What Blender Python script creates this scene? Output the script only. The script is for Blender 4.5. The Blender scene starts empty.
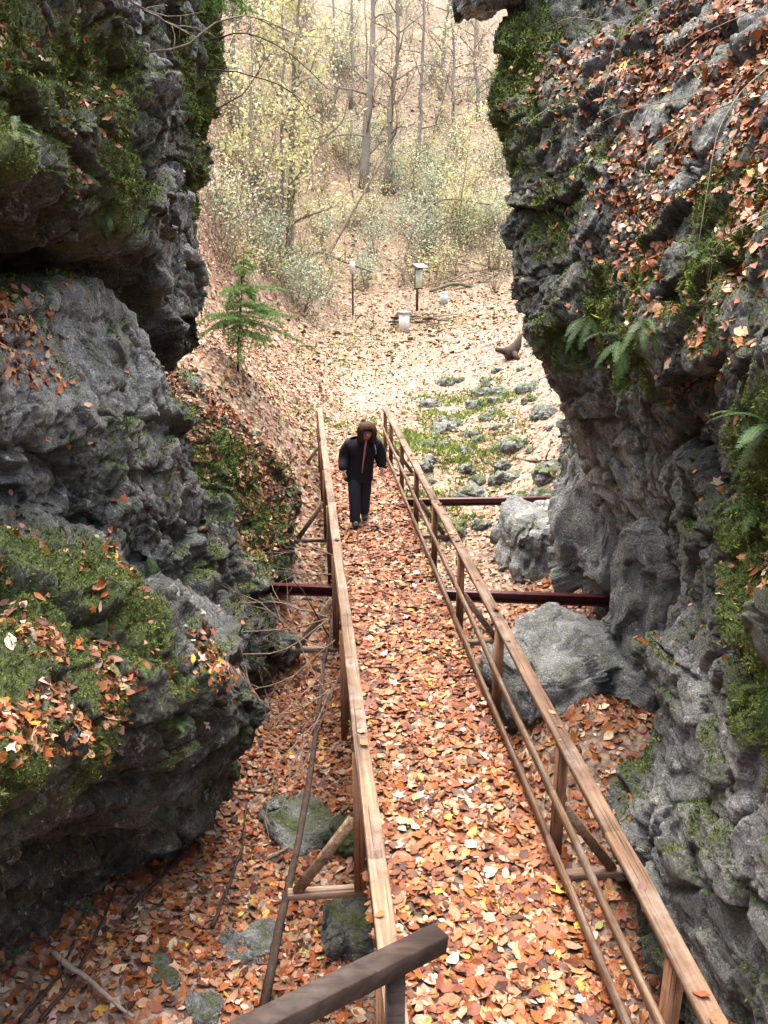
import bpy, math, random
import numpy as np
from math import radians, sin, cos, pi, atan2
from mathutils import Vector, Matrix

random.seed(7)
RNG = np.random.default_rng(11)
SC = bpy.context.scene
COL = SC.collection

# ------------------------------------------------------------------ survey
# The photograph was surveyed once (camera height, pitch, heading, focal length) so that
# points measured on it can be turned into world positions at a chosen distance.
F = 834.; PITCH = radians(17.6); YAW = radians(5.55); CAM = np.array([0, 0, 4.5])
FW = np.array([sin(YAW)*cos(PITCH), cos(YAW)*cos(PITCH), -sin(PITCH)])
RT = np.array([cos(YAW), -sin(YAW), 0]); UP = np.cross(RT, FW)
def P(px, py, d): return CAM + d*(FW + RT*(px-384)/F + UP*(512-py)/F)
def Zp(px, py, z):
    r = FW + RT*(px-384)/F + UP*(512-py)/F
    return CAM + r*((z-CAM[2])/r[2])

# ------------------------------------------------------------------ numpy noise
def _hash(ix, iy, iz, seed):
    h = (ix.astype(np.uint32)*np.uint32(374761393) + iy.astype(np.uint32)*np.uint32(668265263)
         + iz.astype(np.uint32)*np.uint32(2246822519) + np.uint32((seed*3266489917) & 0xffffffff))
    h = (h ^ (h >> np.uint32(13)))*np.uint32(1274126177)
    h = (h ^ (h >> np.uint32(16)))*np.uint32(2654435761)
    return h ^ (h >> np.uint32(15))
def _u(h): return (h & np.uint32(0xffffff)).astype(np.float32)/16777216.
def vnoise(p, seed=0):
    p = p.astype(np.float32); i = np.floor(p).astype(np.int64); f = p-i
    f = f*f*f*(f*(f*6-15)+10); r = 0
    for dx in (0, 1):
        wx = f[:, 0] if dx else 1-f[:, 0]
        for dy in (0, 1):
            wy = f[:, 1] if dy else 1-f[:, 1]
            for dz in (0, 1):
                wz = f[:, 2] if dz else 1-f[:, 2]
                r = r + wx*wy*wz*_u(_hash(i[:, 0]+dx, i[:, 1]+dy, i[:, 2]+dz, seed))
    return r*2-1
def fbm(p, s, octv=4, seed=0, ridged=False, gain=.5):
    a, t, n = 1., 0., 0.
    for o in range(octv):
        v = vnoise(p*(2.03**o/s), seed+o*17)
        if ridged: v = 1-2*np.abs(v)
        t = t+a*v; n += a; a *= gain
    return t/n
def worley(p, s, seed=0):
    p = (p/s).astype(np.float32); i = np.floor(p).astype(np.int64)
    f1 = np.full(len(p), 9., np.float32); f2 = f1.copy(); cid = np.zeros(len(p), np.float32)
    for dx in (-1, 0, 1):
        for dy in (-1, 0, 1):
            for dz in (-1, 0, 1):
                a, b, c = i[:, 0]+dx, i[:, 1]+dy, i[:, 2]+dz
                h = _hash(a, b, c, seed); h2 = _hash(a, b, c, seed+91); h3 = _hash(a, b, c, seed+203)
                q = np.sqrt((a+_u(h)-p[:, 0])**2+(b+_u(h2)-p[:, 1])**2+(c+_u(h3)-p[:, 2])**2)
                near = q < f1
                f2 = np.where(near, f1, np.minimum(f2, q)); cid = np.where(near, _u(h3), cid); f1 = np.where(near, q, f1)
    return f1, f2, cid
def facets(p, s, seed=0):
    """tilted planes, one per cell: breaks a surface into angular blocks; returns height (unit cell size) and crack distance"""
    p = (p/s).astype(np.float32); i = np.floor(p).astype(np.int64)
    f1 = np.full(len(p), 9., np.float32); f2 = f1.copy(); h = np.zeros(len(p), np.float32)
    for dx in (-1, 0, 1):
        for dy in (-1, 0, 1):
            for dz in (-1, 0, 1):
                a, b, c = i[:, 0]+dx, i[:, 1]+dy, i[:, 2]+dz
                k = _u(_hash(a, b, c, seed)); k2 = _u(_hash(a, b, c, seed+91)); k3 = _u(_hash(a, b, c, seed+203))
                vx, vy, vz = p[:, 0]-a-k, p[:, 1]-b-k2, p[:, 2]-c-k3
                q = np.sqrt(vx*vx+vy*vy+vz*vz); near = q < f1
                g = 2*_u(_hash(a, b, c, seed+317))-1; g2 = 2*_u(_hash(a, b, c, seed+411))-1; g3 = 2*_u(_hash(a, b, c, seed+503))-1
                pl = vx*g+vy*g2+vz*g3+(k2-.5)*.8
                f2 = np.where(near, f1, np.minimum(f2, q)); h = np.where(near, pl, h); f1 = np.where(near, q, f1)
    return h, f2-f1
def sstep(a, b, x):
    t = np.clip((x-a)/(b-a), 0, 1); return t*t*(3-2*t)

class RBF:
    def __init__(s, pts, vals, c=.3, lam=.02):
        s.p = np.asarray(pts, float); v = np.asarray(vals, float); s.c = c
        n, d = s.p.shape
        K = -np.sqrt(((s.p[:, None]-s.p[None])**2).sum(-1)+c*c)
        K[np.diag_indices(n)] -= lam
        A = np.zeros((n+d+1, n+d+1)); A[:n, :n] = K; A[:n, n] = 1; A[n, :n] = 1
        A[:n, n+1:] = s.p; A[n+1:, :n] = s.p.T
        s.w = np.linalg.solve(A, np.concatenate([v, np.zeros(d+1)]))
    def __call__(s, q):
        out = np.empty(len(q)); n = len(s.p)
        for k in range(0, len(q), 60000):
            b = q[k:k+60000]; K = -np.sqrt(((b[:, None]-s.p[None])**2).sum(-1)+s.c**2)
            out[k:k+60000] = K@s.w[:n]+s.w[n]+b@s.w[n+1:]
        return out

# ------------------------------------------------------------------ object helpers
def tag(o, label=None, cat=None, group=None, kind=None):
    if label: o['label'] = label
    if cat: o['category'] = cat
    if group: o['group'] = group
    if kind: o['kind'] = kind
    return o
def empty(name, loc=(0, 0, 0), rz=0, **k):
    o = bpy.data.objects.new(name, None); COL.objects.link(o)
    o.location = [float(c) for c in loc]; o.rotation_euler = (0, 0, rz); o.empty_display_size = .2
    return tag(o, **k)
def mesh_np(name, V, faces, mats, parent=None, smooth=True, fattr=None, cattr=None, matidx=None, uvs=None):
    """faces: list of int arrays (n,3)/(n,4) or one array"""
    if isinstance(faces, np.ndarray): faces = [faces]
    me = bpy.data.meshes.new(name)
    V = np.ascontiguousarray(V, np.float32)
    me.vertices.add(len(V)); me.vertices.foreach_set('co', V.ravel())
    loops = np.concatenate([f.ravel() for f in faces]).astype(np.int32)
    tot = np.concatenate([np.full(len(f), f.shape[1], np.int32) for f in faces])
    me.loops.add(len(loops)); me.loops.foreach_set('vertex_index', loops)
    me.polygons.add(len(tot))
    me.polygons.foreach_set('loop_start', np.concatenate([[0], np.cumsum(tot)[:-1]]).astype(np.int32))
    try: me.polygons.foreach_set('loop_total', tot)
    except Exception: pass
    if smooth: me.polygons.foreach_set('use_smooth', np.ones(len(tot), bool))
    for m in (mats if isinstance(mats, (list, tuple)) else [mats]): me.materials.append(m)
    if matidx is not None: me.polygons.foreach_set('material_index', np.asarray(matidx, np.int32))
    for k, v in (fattr or {}).items():
        a = me.attributes.new(k, 'FLOAT', 'POINT'); a.data.foreach_set('value', np.ascontiguousarray(v, np.float32))
    for k, v in (cattr or {}).items():
        a = me.attributes.new(k, 'FLOAT_COLOR', 'POINT')
        c = np.ones((len(V), 4), np.float32); c[:, :3] = v; a.data.foreach_set('color', c.ravel())
    me.update(calc_edges=True); me.validate()
    o = bpy.data.objects.new(name, me); COL.objects.link(o)
    if parent is not None: o.parent = parent
    return o

class MB:
    """collects boxes / tubes into one mesh"""
    def __init__(s): s.v = []; s.f3 = []; s.f4 = []; s.n = 0
    def add(s, V, f4=None, f3=None):
        V = np.asarray(V, float); s.v.append(V)
        if f4 is not None and len(f4): s.f4.append(np.asarray(f4, int)+s.n)
        if f3 is not None and len(f3): s.f3.append(np.asarray(f3, int)+s.n)
        s.n += len(V)
    def bar(s, a, b, w, h, up=(0, 0, 1), bev=.006, wob=0., seg=1, seed=0):
        """squared timber from a to b, chamfered edges, w sideways, h along 'up'"""
        a = np.array(a, float); b = np.array(b, float); d = b-a; L = np.linalg.norm(d); d /= L
        u = np.array(up, float); u -= d*(u@d)
        if np.linalg.norm(u) < 1e-4: u = np.array([0, 1, 0]) - d*d[1]
        u /= np.linalg.norm(u); r = np.cross(d, u)
        e = min(bev, w*.3, h*.3)
        sec = [(-w/2+e, -h/2), (w/2-e, -h/2), (w/2, -h/2+e), (w/2, h/2-e), (w/2-e, h/2), (-w/2+e, h/2), (-w/2, h/2-e), (-w/2, -h/2+e)]
        rs = np.random.default_rng(seed); rings = []; ts = np.linspace(0, 1, seg+1)
        for t in ts:
            off = (rs.normal(size=2)*wob) if wob else (0, 0)
            c = a+d*(L*t)+r*off[0]+u*off[1]
            rings.append([c+r*x+u*y for x, y in sec])
        V = np.array(rings).reshape(-1, 3); q = []; n = 8
        for k in range(seg):
            for j in range(n): q.append((k*n+j, k*n+(j+1) % n, (k+1)*n+(j+1) % n, (k+1)*n+j))
        t0 = len(V); V = np.vstack([V, [a], [b]]); tr = []
        V[t0] = np.mean(rings[0], 0)-d*.002; V[t0+1] = np.mean(rings[-1], 0)+d*.002
        for j in range(n):
            tr.append((t0, (j+1) % n, j)); tr.append((t0+1, seg*n+j, seg*n+(j+1) % n))
        s.add(V, q, tr)
    def tube(s, pts, rad, sides=6, cap=True):
        pts = np.asarray(pts, float); rad = np.broadcast_to(np.asarray(rad, float), (len(pts),))
        T = np.gradient(pts, axis=0); T /= np.linalg.norm(T, axis=1)[:, None]+1e-9
        ref = np.array([0, 0, 1.]) if abs(T[0][2]) < .9 else np.array([1., 0, 0])
        A = np.cross(T, ref); A /= np.linalg.norm(A, axis=1)[:, None]+1e-9; B = np.cross(T, A)
        an = np.linspace(0, 2*pi, sides, endpoint=False)
        V = (pts[:, None]+rad[:, None, None]*(np.cos(an)[None, :, None]*A[:, None]+np.sin(an)[None, :, None]*B[:, None])).reshape(-1, 3)
        q = []
        for k in range(len(pts)-1):
            for j in range(sides): q.append((k*sides+j, k*sides+(j+1) % sides, (k+1)*sides+(j+1) % sides, (k+1)*sides+j))
        tr = []
        if cap:
            V = np.vstack([V, pts[:1], pts[-1:]]); t = len(V)-2; o = (len(pts)-1)*sides
            for j in range(sides): tr += [(t, (j+1) % sides, j), (t+1, o+j, o+(j+1) % sides)]
        s.add(V, q, tr)
    def build(s, name, mats, parent=None, smooth=False, **k):
        fs = []
        if s.f4: fs.append(np.vstack(s.f4))
        if s.f3: fs.append(np.vstack(s.f3))
        return mesh_np(name, np.vstack(s.v), fs, mats, parent, smooth, **k)

# ------------------------------------------------------------------ materials
class NT:
    def __init__(s, name):
        s.m = bpy.data.materials.new(name); s.m.use_nodes = True; s.t = s.m.node_tree; s.t.nodes.clear()
        s.out = s.t.nodes.new('ShaderNodeOutputMaterial')
        s.b = s.t.nodes.new('ShaderNodeBsdfPrincipled'); s.t.links.new(s.b.outputs[0], s.out.inputs[0])
    def n(s, ty, **k):
        x = s.t.nodes.new('ShaderNode'+ty)
        for a, v in k.items():
            if a in x.inputs.keys(): x.inputs[a].default_value = v
            else: setattr(x, a, v)
        return x
    def l(s, a, b): s.t.links.new(a, b)
    def coord(s, scale=(1, 1, 1), kind='Object'):
        c = s.n('TexCoord'); m = s.n('Mapping'); m.inputs['Scale'].default_value = scale
        s.l(c.outputs[kind], m.inputs[0]); return m.outputs[0]
    def noise(s, vec, scale, detail=6, rough=.6, dist=0):
        x = s.n('TexNoise'); x.inputs['Scale'].default_value = scale; x.inputs['Detail'].default_value = detail
        x.inputs['Roughness'].default_value = rough; x.inputs['Distortion'].default_value = dist
        s.l(vec, x.inputs['Vector']); return x.outputs['Fac']
    def vor(s, vec, scale, feature='F1', rand=1):
        x = s.n('TexVoronoi', feature=feature); x.inputs['Scale'].default_value = scale; x.inputs['Randomness'].default_value = rand
        s.l(vec, x.inputs['Vector']); return x
    def ramp(s, fac, stops, interp='LINEAR'):
        x = s.n('ValToRGB'); e = x.color_ramp.elements; x.color_ramp.interpolation = interp
        while len(e) < len(stops): e.new(.5)
        for i, (p, c) in enumerate(stops):
            e[i].position = p; e[i].color = (c, c, c, 1) if isinstance(c, (int, float)) else (*c, 1)
        s.l(fac, x.inputs[0]); return x.outputs[0]
    def mix(s, fac, a, b, bt='MIX'):
        x = s.n('Mix', data_type='RGBA', blend_type=bt)
        for v, i in ((fac, 0), (a, 6), (b, 7)):
            if isinstance(v, (int, float)): x.inputs[i].default_value = v if i == 0 else (v, v, v, 1)
            elif isinstance(v, tuple): x.inputs[i].default_value = (*v, 1)
            else: s.l(v, x.inputs[i])
        return x.outputs[2]
    def math(s, op, a, b=0., clamp=False):
        x = s.n('Math', operation=op, use_clamp=clamp)
        for v, i in ((a, 0), (b, 1)):
            if isinstance(v, (int, float)): x.inputs[i].default_value = v
            else: s.l(v, x.inputs[i])
        return x.outputs[0]
    def attr(s, name, out='Fac'):
        x = s.n('Attribute', attribute_name=name); return x.outputs[out]
    def bump(s, h, strength=.5, dist=.02, normal=None):
        x = s.n('Bump'); x.inputs['Strength'].default_value = strength; x.inputs['Distance'].default_value = dist
        s.l(h, x.inputs['Height'])
        if normal is not None: s.l(normal, x.inputs['Normal'])
        s.l(x.outputs[0], s.b.inputs['Normal']); return x.outputs[0]
    def base(s, c):
        if isinstance(c, tuple): s.b.inputs['Base Color'].default_value = (*c, 1)
        else: s.l(c, s.b.inputs['Base Color'])
    def rough(s, r):
        if isinstance(r, (int, float)): s.b.inputs['Roughness'].default_value = r
        else: s.l(r, s.b.inputs['Roughness'])
    def spec(s, v): s.b.inputs['Specular IOR Level'].default_value = v

def rock_material(name):
    t = NT(name); v0 = t.coord()
    wp = t.n('TexNoise'); wp.inputs['Scale'].default_value = 2.4; wp.inputs['Detail'].default_value = 4; t.l(v0, wp.inputs['Vector'])
    v = t.mix(.10, v0, wp.outputs['Color'])
    st = lambda x, lo=.34, hi=.66: t.ramp(x, [(lo, 0.), (hi, 1.)])
    nb = t.noise(v0, .8, 5, .6); nm = t.noise(v, 5, 10, .78); nf = t.noise(v0, 27, 7, .8); vf = t.noise(v0, 75, 4, .75)
    big, mid, fine = st(nb, .36, .64), st(nm, .36, .64), st(nf, .34, .66)
    crack = t.ramp(t.vor(v, 5.5, 'DISTANCE_TO_EDGE').outputs['Distance'], [(.0, 0.), (.05, 1.)])
    pit = t.ramp(t.vor(v, 24).outputs['Distance'], [(.15, 0.), (.6, 1.)])
    tone = t.attr('tone'); moss = t.attr('moss')
    x = t.math('ADD', t.math('MULTIPLY', mid, .40), t.math('ADD', t.math('MULTIPLY', big, .28), t.math('MULTIPLY', fine, .32)))
    dark = t.ramp(x, [(.12, (.009, .0095, .009)), (.36, (.036, .039, .038)), (.55, (.105, .112, .108)), (.75, (.27, .28, .27)), (.95, (.55, .55, .53))])
    pale = t.ramp(x, [(.10, (.075, .079, .080)), (.34, (.23, .24, .243)), (.55, (.40, .41, .41)), (.78, (.57, .575, .565)), (.95, (.74, .735, .72))])
    c = t.mix(tone, dark, pale)
    c = t.mix(t.ramp(t.noise(v0, 1.7, 6, .7), [(.46, 0.), (.64, .55)]), c, t.mix(.5, c, (.07, .055, .04)))
    c = t.mix(t.ramp(t.noise(t.coord((2.6, 2.6, .5)), 1., 6, .7), [(.44, 0.), (.58, .6)]), c, t.mix(1., c, (.30, .31, .31), 'MULTIPLY'))
    lich = t.ramp(t.noise(v0, 2.3, 7, .75, .6), [(.54, 0.), (.62, 1.)]); sp = t.ramp(t.noise(v0, 17, 5, .75), [(.50, 0.), (.56, 1.)])
    c = t.mix(t.math('MULTIPLY', t.math('MULTIPLY', lich, sp), .8), c, (.58, .60, .56))
    grn = t.ramp(t.noise(v0, 3.1, 8, .75), [(.44, 0.), (.58, .85)]); gsp = t.ramp(nf, [(.42, 0.), (.58, 1.)])
    c = t.mix(t.math('MULTIPLY', grn, gsp), c, t.mix(tone, (.055, .078, .026), (.17, .20, .11)))
    c = t.mix(.9, c, t.ramp(vf, [(.34, .35), (.5, 1.), (.66, 1.9)]), 'MULTIPLY')
    mcol = t.ramp(t.noise(v0, 34, 5, .75), [(.3, (.028, .040, .009)), (.48, (.080, .110, .024)), (.68, (.18, .21, .052))])
    c = t.mix(t.math('MULTIPLY', moss, t.ramp(nf, [(.30, .55), (.5, 1.)])), c, mcol)
    t.base(c)
    t.rough(t.mix(moss, t.ramp(mid, [(.2, .28), (.8, .62)]), .95)); t.spec(.5)
    h = t.math('ADD', t.math('MULTIPLY', nm, 1.5), t.math('MULTIPLY', nf, .8))
    h = t.math('ADD', h, t.math('ADD', t.math('MULTIPLY', pit, .22), t.math('MULTIPLY', vf, .3)))
    h = t.math('ADD', h, t.math('MULTIPLY', crack, .25))
    t.bump(h, 1.0, .055)
    return t.m

def leaf_material(name, rough=.45, spec=.4, trans=.0):
    t = NT(name); v = t.coord()
    c = t.attr('col', 'Color')
    d = t.ramp(t.noise(v, 60, 3, .6), [(.3, .62), (.62, 1.12)])
    t.base(t.mix(1., c, d, 'MULTIPLY')); t.rough(rough); t.spec(spec)
    if trans:
        tr = t.n('BsdfTranslucent'); t.l(c, tr.inputs[0])
        ms = t.n('MixShader'); ms.inputs[0].default_value = trans
        t.l(t.b.outputs[0], ms.inputs[1]); t.l(tr.outputs[0], ms.inputs[2]); t.l(ms.outputs[0], t.out.inputs[0])
    return t.m

def ground_material():
    t = NT('leaf_litter_ground'); v = t.coord()
    w = t.n('TexNoise'); w.inputs['Scale'].default_value = 5; t.l(v, w.inputs['Vector'])
    vv = t.mix(.06, v, w.outputs['Color'])
    v1 = t.vor(vv, 13); v2 = t.vor(vv, 8.3)
    pal = [(0., (.09, .045, .03)), (.2, (.20, .105, .065)), (.4, (.31, .19, .13)), (.62, (.40, .28, .215)), (.82, (.48, .38, .30)), (1., (.50, .40, .22))]
    def r(vn):
        s = t.n('SeparateColor'); t.l(vn.outputs['Color'], s.inputs[0]); return s.outputs[0]
    c1 = t.ramp(r(v1), pal); c2 = t.ramp(r(v2), pal)
    c = t.mix(.45, c1, c2)
    edge = t.ramp(v1.outputs['Distance'], [(.3, 1.), (.7, .45)])
    c = t.mix(.8, c, edge, 'MULTIPLY')
    gz = t.attr('green'); gn = t.ramp(t.noise(v, 2.6, 7, .75), [(.47, 0.), (.60, 1.)])
    c = t.mix(t.math('MULTIPLY', gz, gn), c, t.ramp(t.noise(v, 24, 3), [(.35, (.06, .09, .02)), (.65, (.16, .20, .07))]))
    soil = t.ramp(t.noise(v, .9, 7, .7), [(.36, 1.), (.52, 0.)])
    wet = t.attr('wet'); c = t.mix(t.math('MULTIPLY', t.attr('far'), .8), c, t.ramp(t.noise(v, 3.2, 8, .75), [(.35, (.05, .040, .026)), (.5, (.15, .118, .078)), (.66, (.27, .22, .15))]))
    c = t.mix(t.math('MULTIPLY', wet, .6), c, (.06, .045, .035))
    c = t.mix(t.math('MULTIPLY', soil, .35), c, (.12, .085, .06))
    t.base(c); t.rough(.8); t.spec(.25)
    t.bump(t.math('ADD', v1.outputs['Distance'], t.noise(v, 30, 3)), .7, .03)
    return t.m

def wood_material(name, cols, axis=1, rough=.6, scale=1., grey=.25):
    t = NT(name)
    sc = [22*scale]*3; sc[axis] = 1.1*scale
    v = t.coord(tuple(sc)); g = t.noise(v, 1.0, 8, .65, .5)
    c = t.ramp(g, [(.34, cols[0]), (.5, cols[1]), (.66, cols[2])]); c = t.mix(.7, c, t.ramp(t.noise(t.coord(), 1.3, 7, .75), [(.35, .55), (.65, 1.3)]), 'MULTIPLY')
    vo = t.coord((1, 1, 1)); st = t.noise(vo, 2.3, 6, .7)
    c = t.mix(t.ramp(st, [(.5, 0.), (.68, grey)]), c, (.30, .27, .235))
    sc2 = [70*scale]*3; sc2[axis] = .9*scale
    c = t.mix(t.ramp(t.noise(t.coord(tuple(sc2)), 1., 3, .5), [(.60, 0.), (.66, .85)]), c, (.025, .016, .011))
    c = t.mix(t.ramp(t.noise(vo, 9, 5, .7), [(.56, 0.), (.7, .6)]), c, (.05, .03, .02))
    t.base(c); t.rough(t.ramp(st, [(.35, rough), (.65, min(1, rough+.25))])); t.spec(.22)
    t.bump(g, .8, .008)
    return t.m

def plain(name, col, rough=.6, var=.25, scale=30., metal=0., bump=.15, spec=.4):
    t = NT(name); v = t.coord(); n = t.noise(v, scale, 5, .65)
    a = tuple(max(0, c*(1-var)) for c in col); b = tuple(c*(1+var) for c in col)
    t.base(t.ramp(n, [(.3, a), (.7, b)])); t.rough(rough); t.b.inputs['Metallic'].default_value = metal; t.spec(spec)
    if bump: t.bump(n, bump, .005)
    return t.m

def bark_material(name, a, b, green=.0):
    t = NT(name); v = t.coord((1, 1, .25)); n = t.noise(v, 18, 7, .7); m = t.noise(t.coord(), 1.7, 6, .7)
    c = t.ramp(n, [(.3, a), (.68, b)])
    c = t.mix(t.ramp(m, [(.48, 0.), (.65, green)]), c, (.10, .12, .05))
    t.base(c); t.rough(.9); t.spec(.2); t.bump(n, .8, .02)
    return t.m

M = {}
M['rock_l'] = rock_material('wet_mossy_limestone'); M['rock_r'] = M['rock_l']
M['leaf'] = leaf_material('fallen_leaf', .5, .25)
M['green'] = leaf_material('green_leaf', .55, .3, .3)
M['moss'] = leaf_material('moss_tuft', .9, .1)
M['ground'] = ground_material()
M['rail_pale'] = wood_material('weathered_pale_timber', [(.10, .062, .038), (.185, .122, .076), (.28, .195, .13)], 1, .55, 1, .55)
M['rail'] = wood_material('brown_stained_timber', [(.080, .046, .027), (.160, .096, .058), (.235, .152, .098)], 1, .5, 1, .4)
M['post'] = wood_material('red_brown_post_timber', [(.09, .042, .021), (.18, .088, .044), (.26, .14, .078)], 2, .6)
M['cross'] = wood_material('grey_brown_cross_timber', [(.12, .075, .05), (.20, .13, .09), (.28, .20, .145)], 0, .65)
M['deck'] = wood_material('damp_deck_board', [(.06, .04, .028), (.12, .085, .06), (.18, .13, .10)], 0, .5)
M['dark_rail'] = wood_material('dark_handrail_timber', [(.014, .009, .007), (.028, .018, .014), (.05, .034, .027)], 0, .6, .8, .15)
M['steel'] = plain('rust_red_painted_steel', (.085, .022, .020), .38, .45, 14, .15, .3, .5)
M['bark_dark'] = bark_material('wet_dark_bark', (.028, .018, .014), (.085, .06, .048), .1)
M['bark'] = bark_material('grey_brown_bark', (.10, .085, .065), (.25, .22, .17), .45)
M['bark_pale'] = bark_material('pale_grey_bark', (.12, .105, .085), (.26, .235, .20), .4)
M['twig'] = plain('dry_twig', (.17, .12, .085), .8, .4, 20, 0, .2)
M['deadwood'] = bark_material('weathered_deadwood', (.16, .13, .10), (.36, .31, .25), .1)

# ------------------------------------------------------------------ leaves
def tmpl_beech():
    V = np.array([[0, -.5, 0], [-.24, -.2, 0], [0, -.2, 0], [.24, -.2, 0], [-.27, .14, 0], [0, .14, 0], [.27, .14, 0], [0, .5, 0]], float)
    return V, np.array([[1, 4, 5, 2], [2, 5, 6, 3]]), np.array([[0, 1, 2], [0, 2, 3], [4, 7, 5], [5, 7, 6]])
def tmpl_maple():
    r = [.5, .24, .46, .22, .40, .16, .12, .16, .40, .22, .46, .24]; n = len(r)
    an = [pi/2+2*pi*k/n for k in range(n)]
    V = np.array([[0, 0, 0]]+[[q*cos(a), q*sin(a), 0] for q, a in zip(r, an)], float)
    return V, np.zeros((0, 4), int), np.array([[0, k+1, (k+1) % n+1] for k in range(n)])
def tmpl_blade():
    V = np.array([[-.16, 0, 0], [.16, 0, 0], [-.11, .5, .12], [.11, .5, .12], [0, 1, .38]], float)
    return V, np.array([[0, 1, 3, 2]]), np.array([[2, 3, 4]])

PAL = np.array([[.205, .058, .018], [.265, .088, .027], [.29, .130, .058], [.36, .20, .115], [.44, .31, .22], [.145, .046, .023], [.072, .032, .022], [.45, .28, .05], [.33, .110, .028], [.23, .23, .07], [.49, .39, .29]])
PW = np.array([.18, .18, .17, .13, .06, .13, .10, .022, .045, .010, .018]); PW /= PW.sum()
DAYLIT_PAL = PAL*.45+np.array([.215, .175, .125])*.95  # litter palette brightened: the clearing's open light is put into the leaf colour
def leaf_batch(pts, nrm, size, tm, rng, cols, curl=(.15, .9), tilt=.35):
    """instances of a leaf template lying on points; returns verts, quads, tris, colours"""
    V0, q0, t0 = tm; N = len(pts); k = len(V0)
    n = nrm+rng.normal(size=(N, 3))*tilt; n /= np.linalg.norm(n, axis=1)[:, None]
    a = rng.normal(size=(N, 3)); a -= n*(a*n).sum(1)[:, None]; a /= np.linalg.norm(a, axis=1)[:, None]
    b = np.cross(n, a)
    s = size*np.exp(np.clip(rng.normal(size=N)*.38, -1.1, .6))
    asp = rng.uniform(.8, 1.25, N)
    cu = rng.uniform(*curl, N)*rng.choice([-1, 1], N, p=[.35, .65]); cv = rng.normal(size=N)*.5; tw = rng.normal(size=N)*.5
    X = V0[None, :, 0]*asp[:, None]; Y = np.broadcast_to(V0[None, :, 1], X.shape)
    Zl = cu[:, None]*X*X*2.0+cv[:, None]*Y*Y*.8+tw[:, None]*X*Y + V0[None, :, 2]
    W = pts[:, None]+s[:, None, None]*(X[..., None]*a[:, None]+Y[..., None]*b[:, None]+Zl[..., None]*n[:, None])
    W = W+n[:, None]*(.004+rng.uniform(0, .03, N)*s*4)[:, None, None]
    off = (np.arange(N)*k)[:, None, None]
    C = np.repeat(cols, k, axis=0)
    return W.reshape(-1, 3), (q0[None]+off).reshape(-1, 4), (t0[None]+off).reshape(-1, 3), C
def pick_cols(N, rng, pal=PAL, w=PW, jit=.18):
    c = pal[rng.choice(len(pal), N, p=w)]
    return np.clip(c*np.exp(rng.normal(size=(N, 1))*jit)*(1+rng.normal(size=(N, 3))*.05), .005, .85)
def leaf_object(name, pts, nrm, size, rng, label, cat='leaves', maple=.3, mat=None, pal=PAL, w=PW, curl=(.04, .42), tilt=.35, kind='stuff'):
    m = rng.random(len(pts)) < maple; parts = []
    for sel, tm, sc in ((~m, tmpl_beech(), 1.), (m, tmpl_maple(), 1.15)):
        if sel.sum(): parts.append(leaf_batch(pts[sel], nrm[sel], size[sel]*sc if hasattr(size, '__len__') else np.full(sel.sum(), size*sc), tm, rng, pick_cols(sel.sum(), rng, pal, w), curl, tilt))
    V = []; Q = []; T = []; C = []; o = 0
    for v, q, t, c in parts: V.append(v); Q.append(q+o); T.append(t+o); C.append(c); o += len(v)
    Q = np.vstack(Q); T = np.vstack(T); fs = [x for x in (Q, T) if len(x)]
    ob = mesh_np(name, np.vstack(V), fs, mat or M['leaf'], None, True, cattr={'col': np.vstack(C)})
    return tag(ob, label, cat, kind=kind)
def blade_object(name, pts, nrm, size, rng, label, pal, w, per=3, cat='moss', mat=None, spread=.7):
    p = np.repeat(pts, per, 0); n = np.repeat(nrm, per, 0)
    d = n+rng.normal(size=p.shape)*spread; d /= np.linalg.norm(d, axis=1)[:, None]
    V0, q0, t0 = tmpl_blade(); N = len(p); k = len(V0)
    a = np.cross(d, rng.normal(size=p.shape)); a /= np.linalg.norm(a, axis=1)[:, None]; c = np.cross(a, d)
    s = np.repeat(size, per)*np.exp(rng.normal(size=N)*.35) if hasattr(size, '__len__') else size*np.exp(rng.normal(size=N)*.35)
    W = p[:, None]+s[:, None, None]*(V0[None, :, 0, None]*a[:, None]+V0[None, :, 1, None]*d[:, None]+V0[None, :, 2, None]*c[:, None])
    off = (np.arange(N)*k)[:, None, None]; C = np.repeat(pick_cols(N, rng, pal, w, .3), k, 0)
    o = mesh_np(name, W.reshape(-1, 3), [(q0[None]+off).reshape(-1, 4), (t0[None]+off).reshape(-1, 3)], mat or M['moss'], None, True, cattr={'col': C})
    return tag(o, label, cat, kind='stuff')
MOSSPAL = np.array([[.10, .145, .028], [.15, .20, .042], [.06, .09, .019], [.23, .25, .065], [.12, .125, .052]]); MOSSW = np.array([.35, .22, .28, .07, .08])

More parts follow.
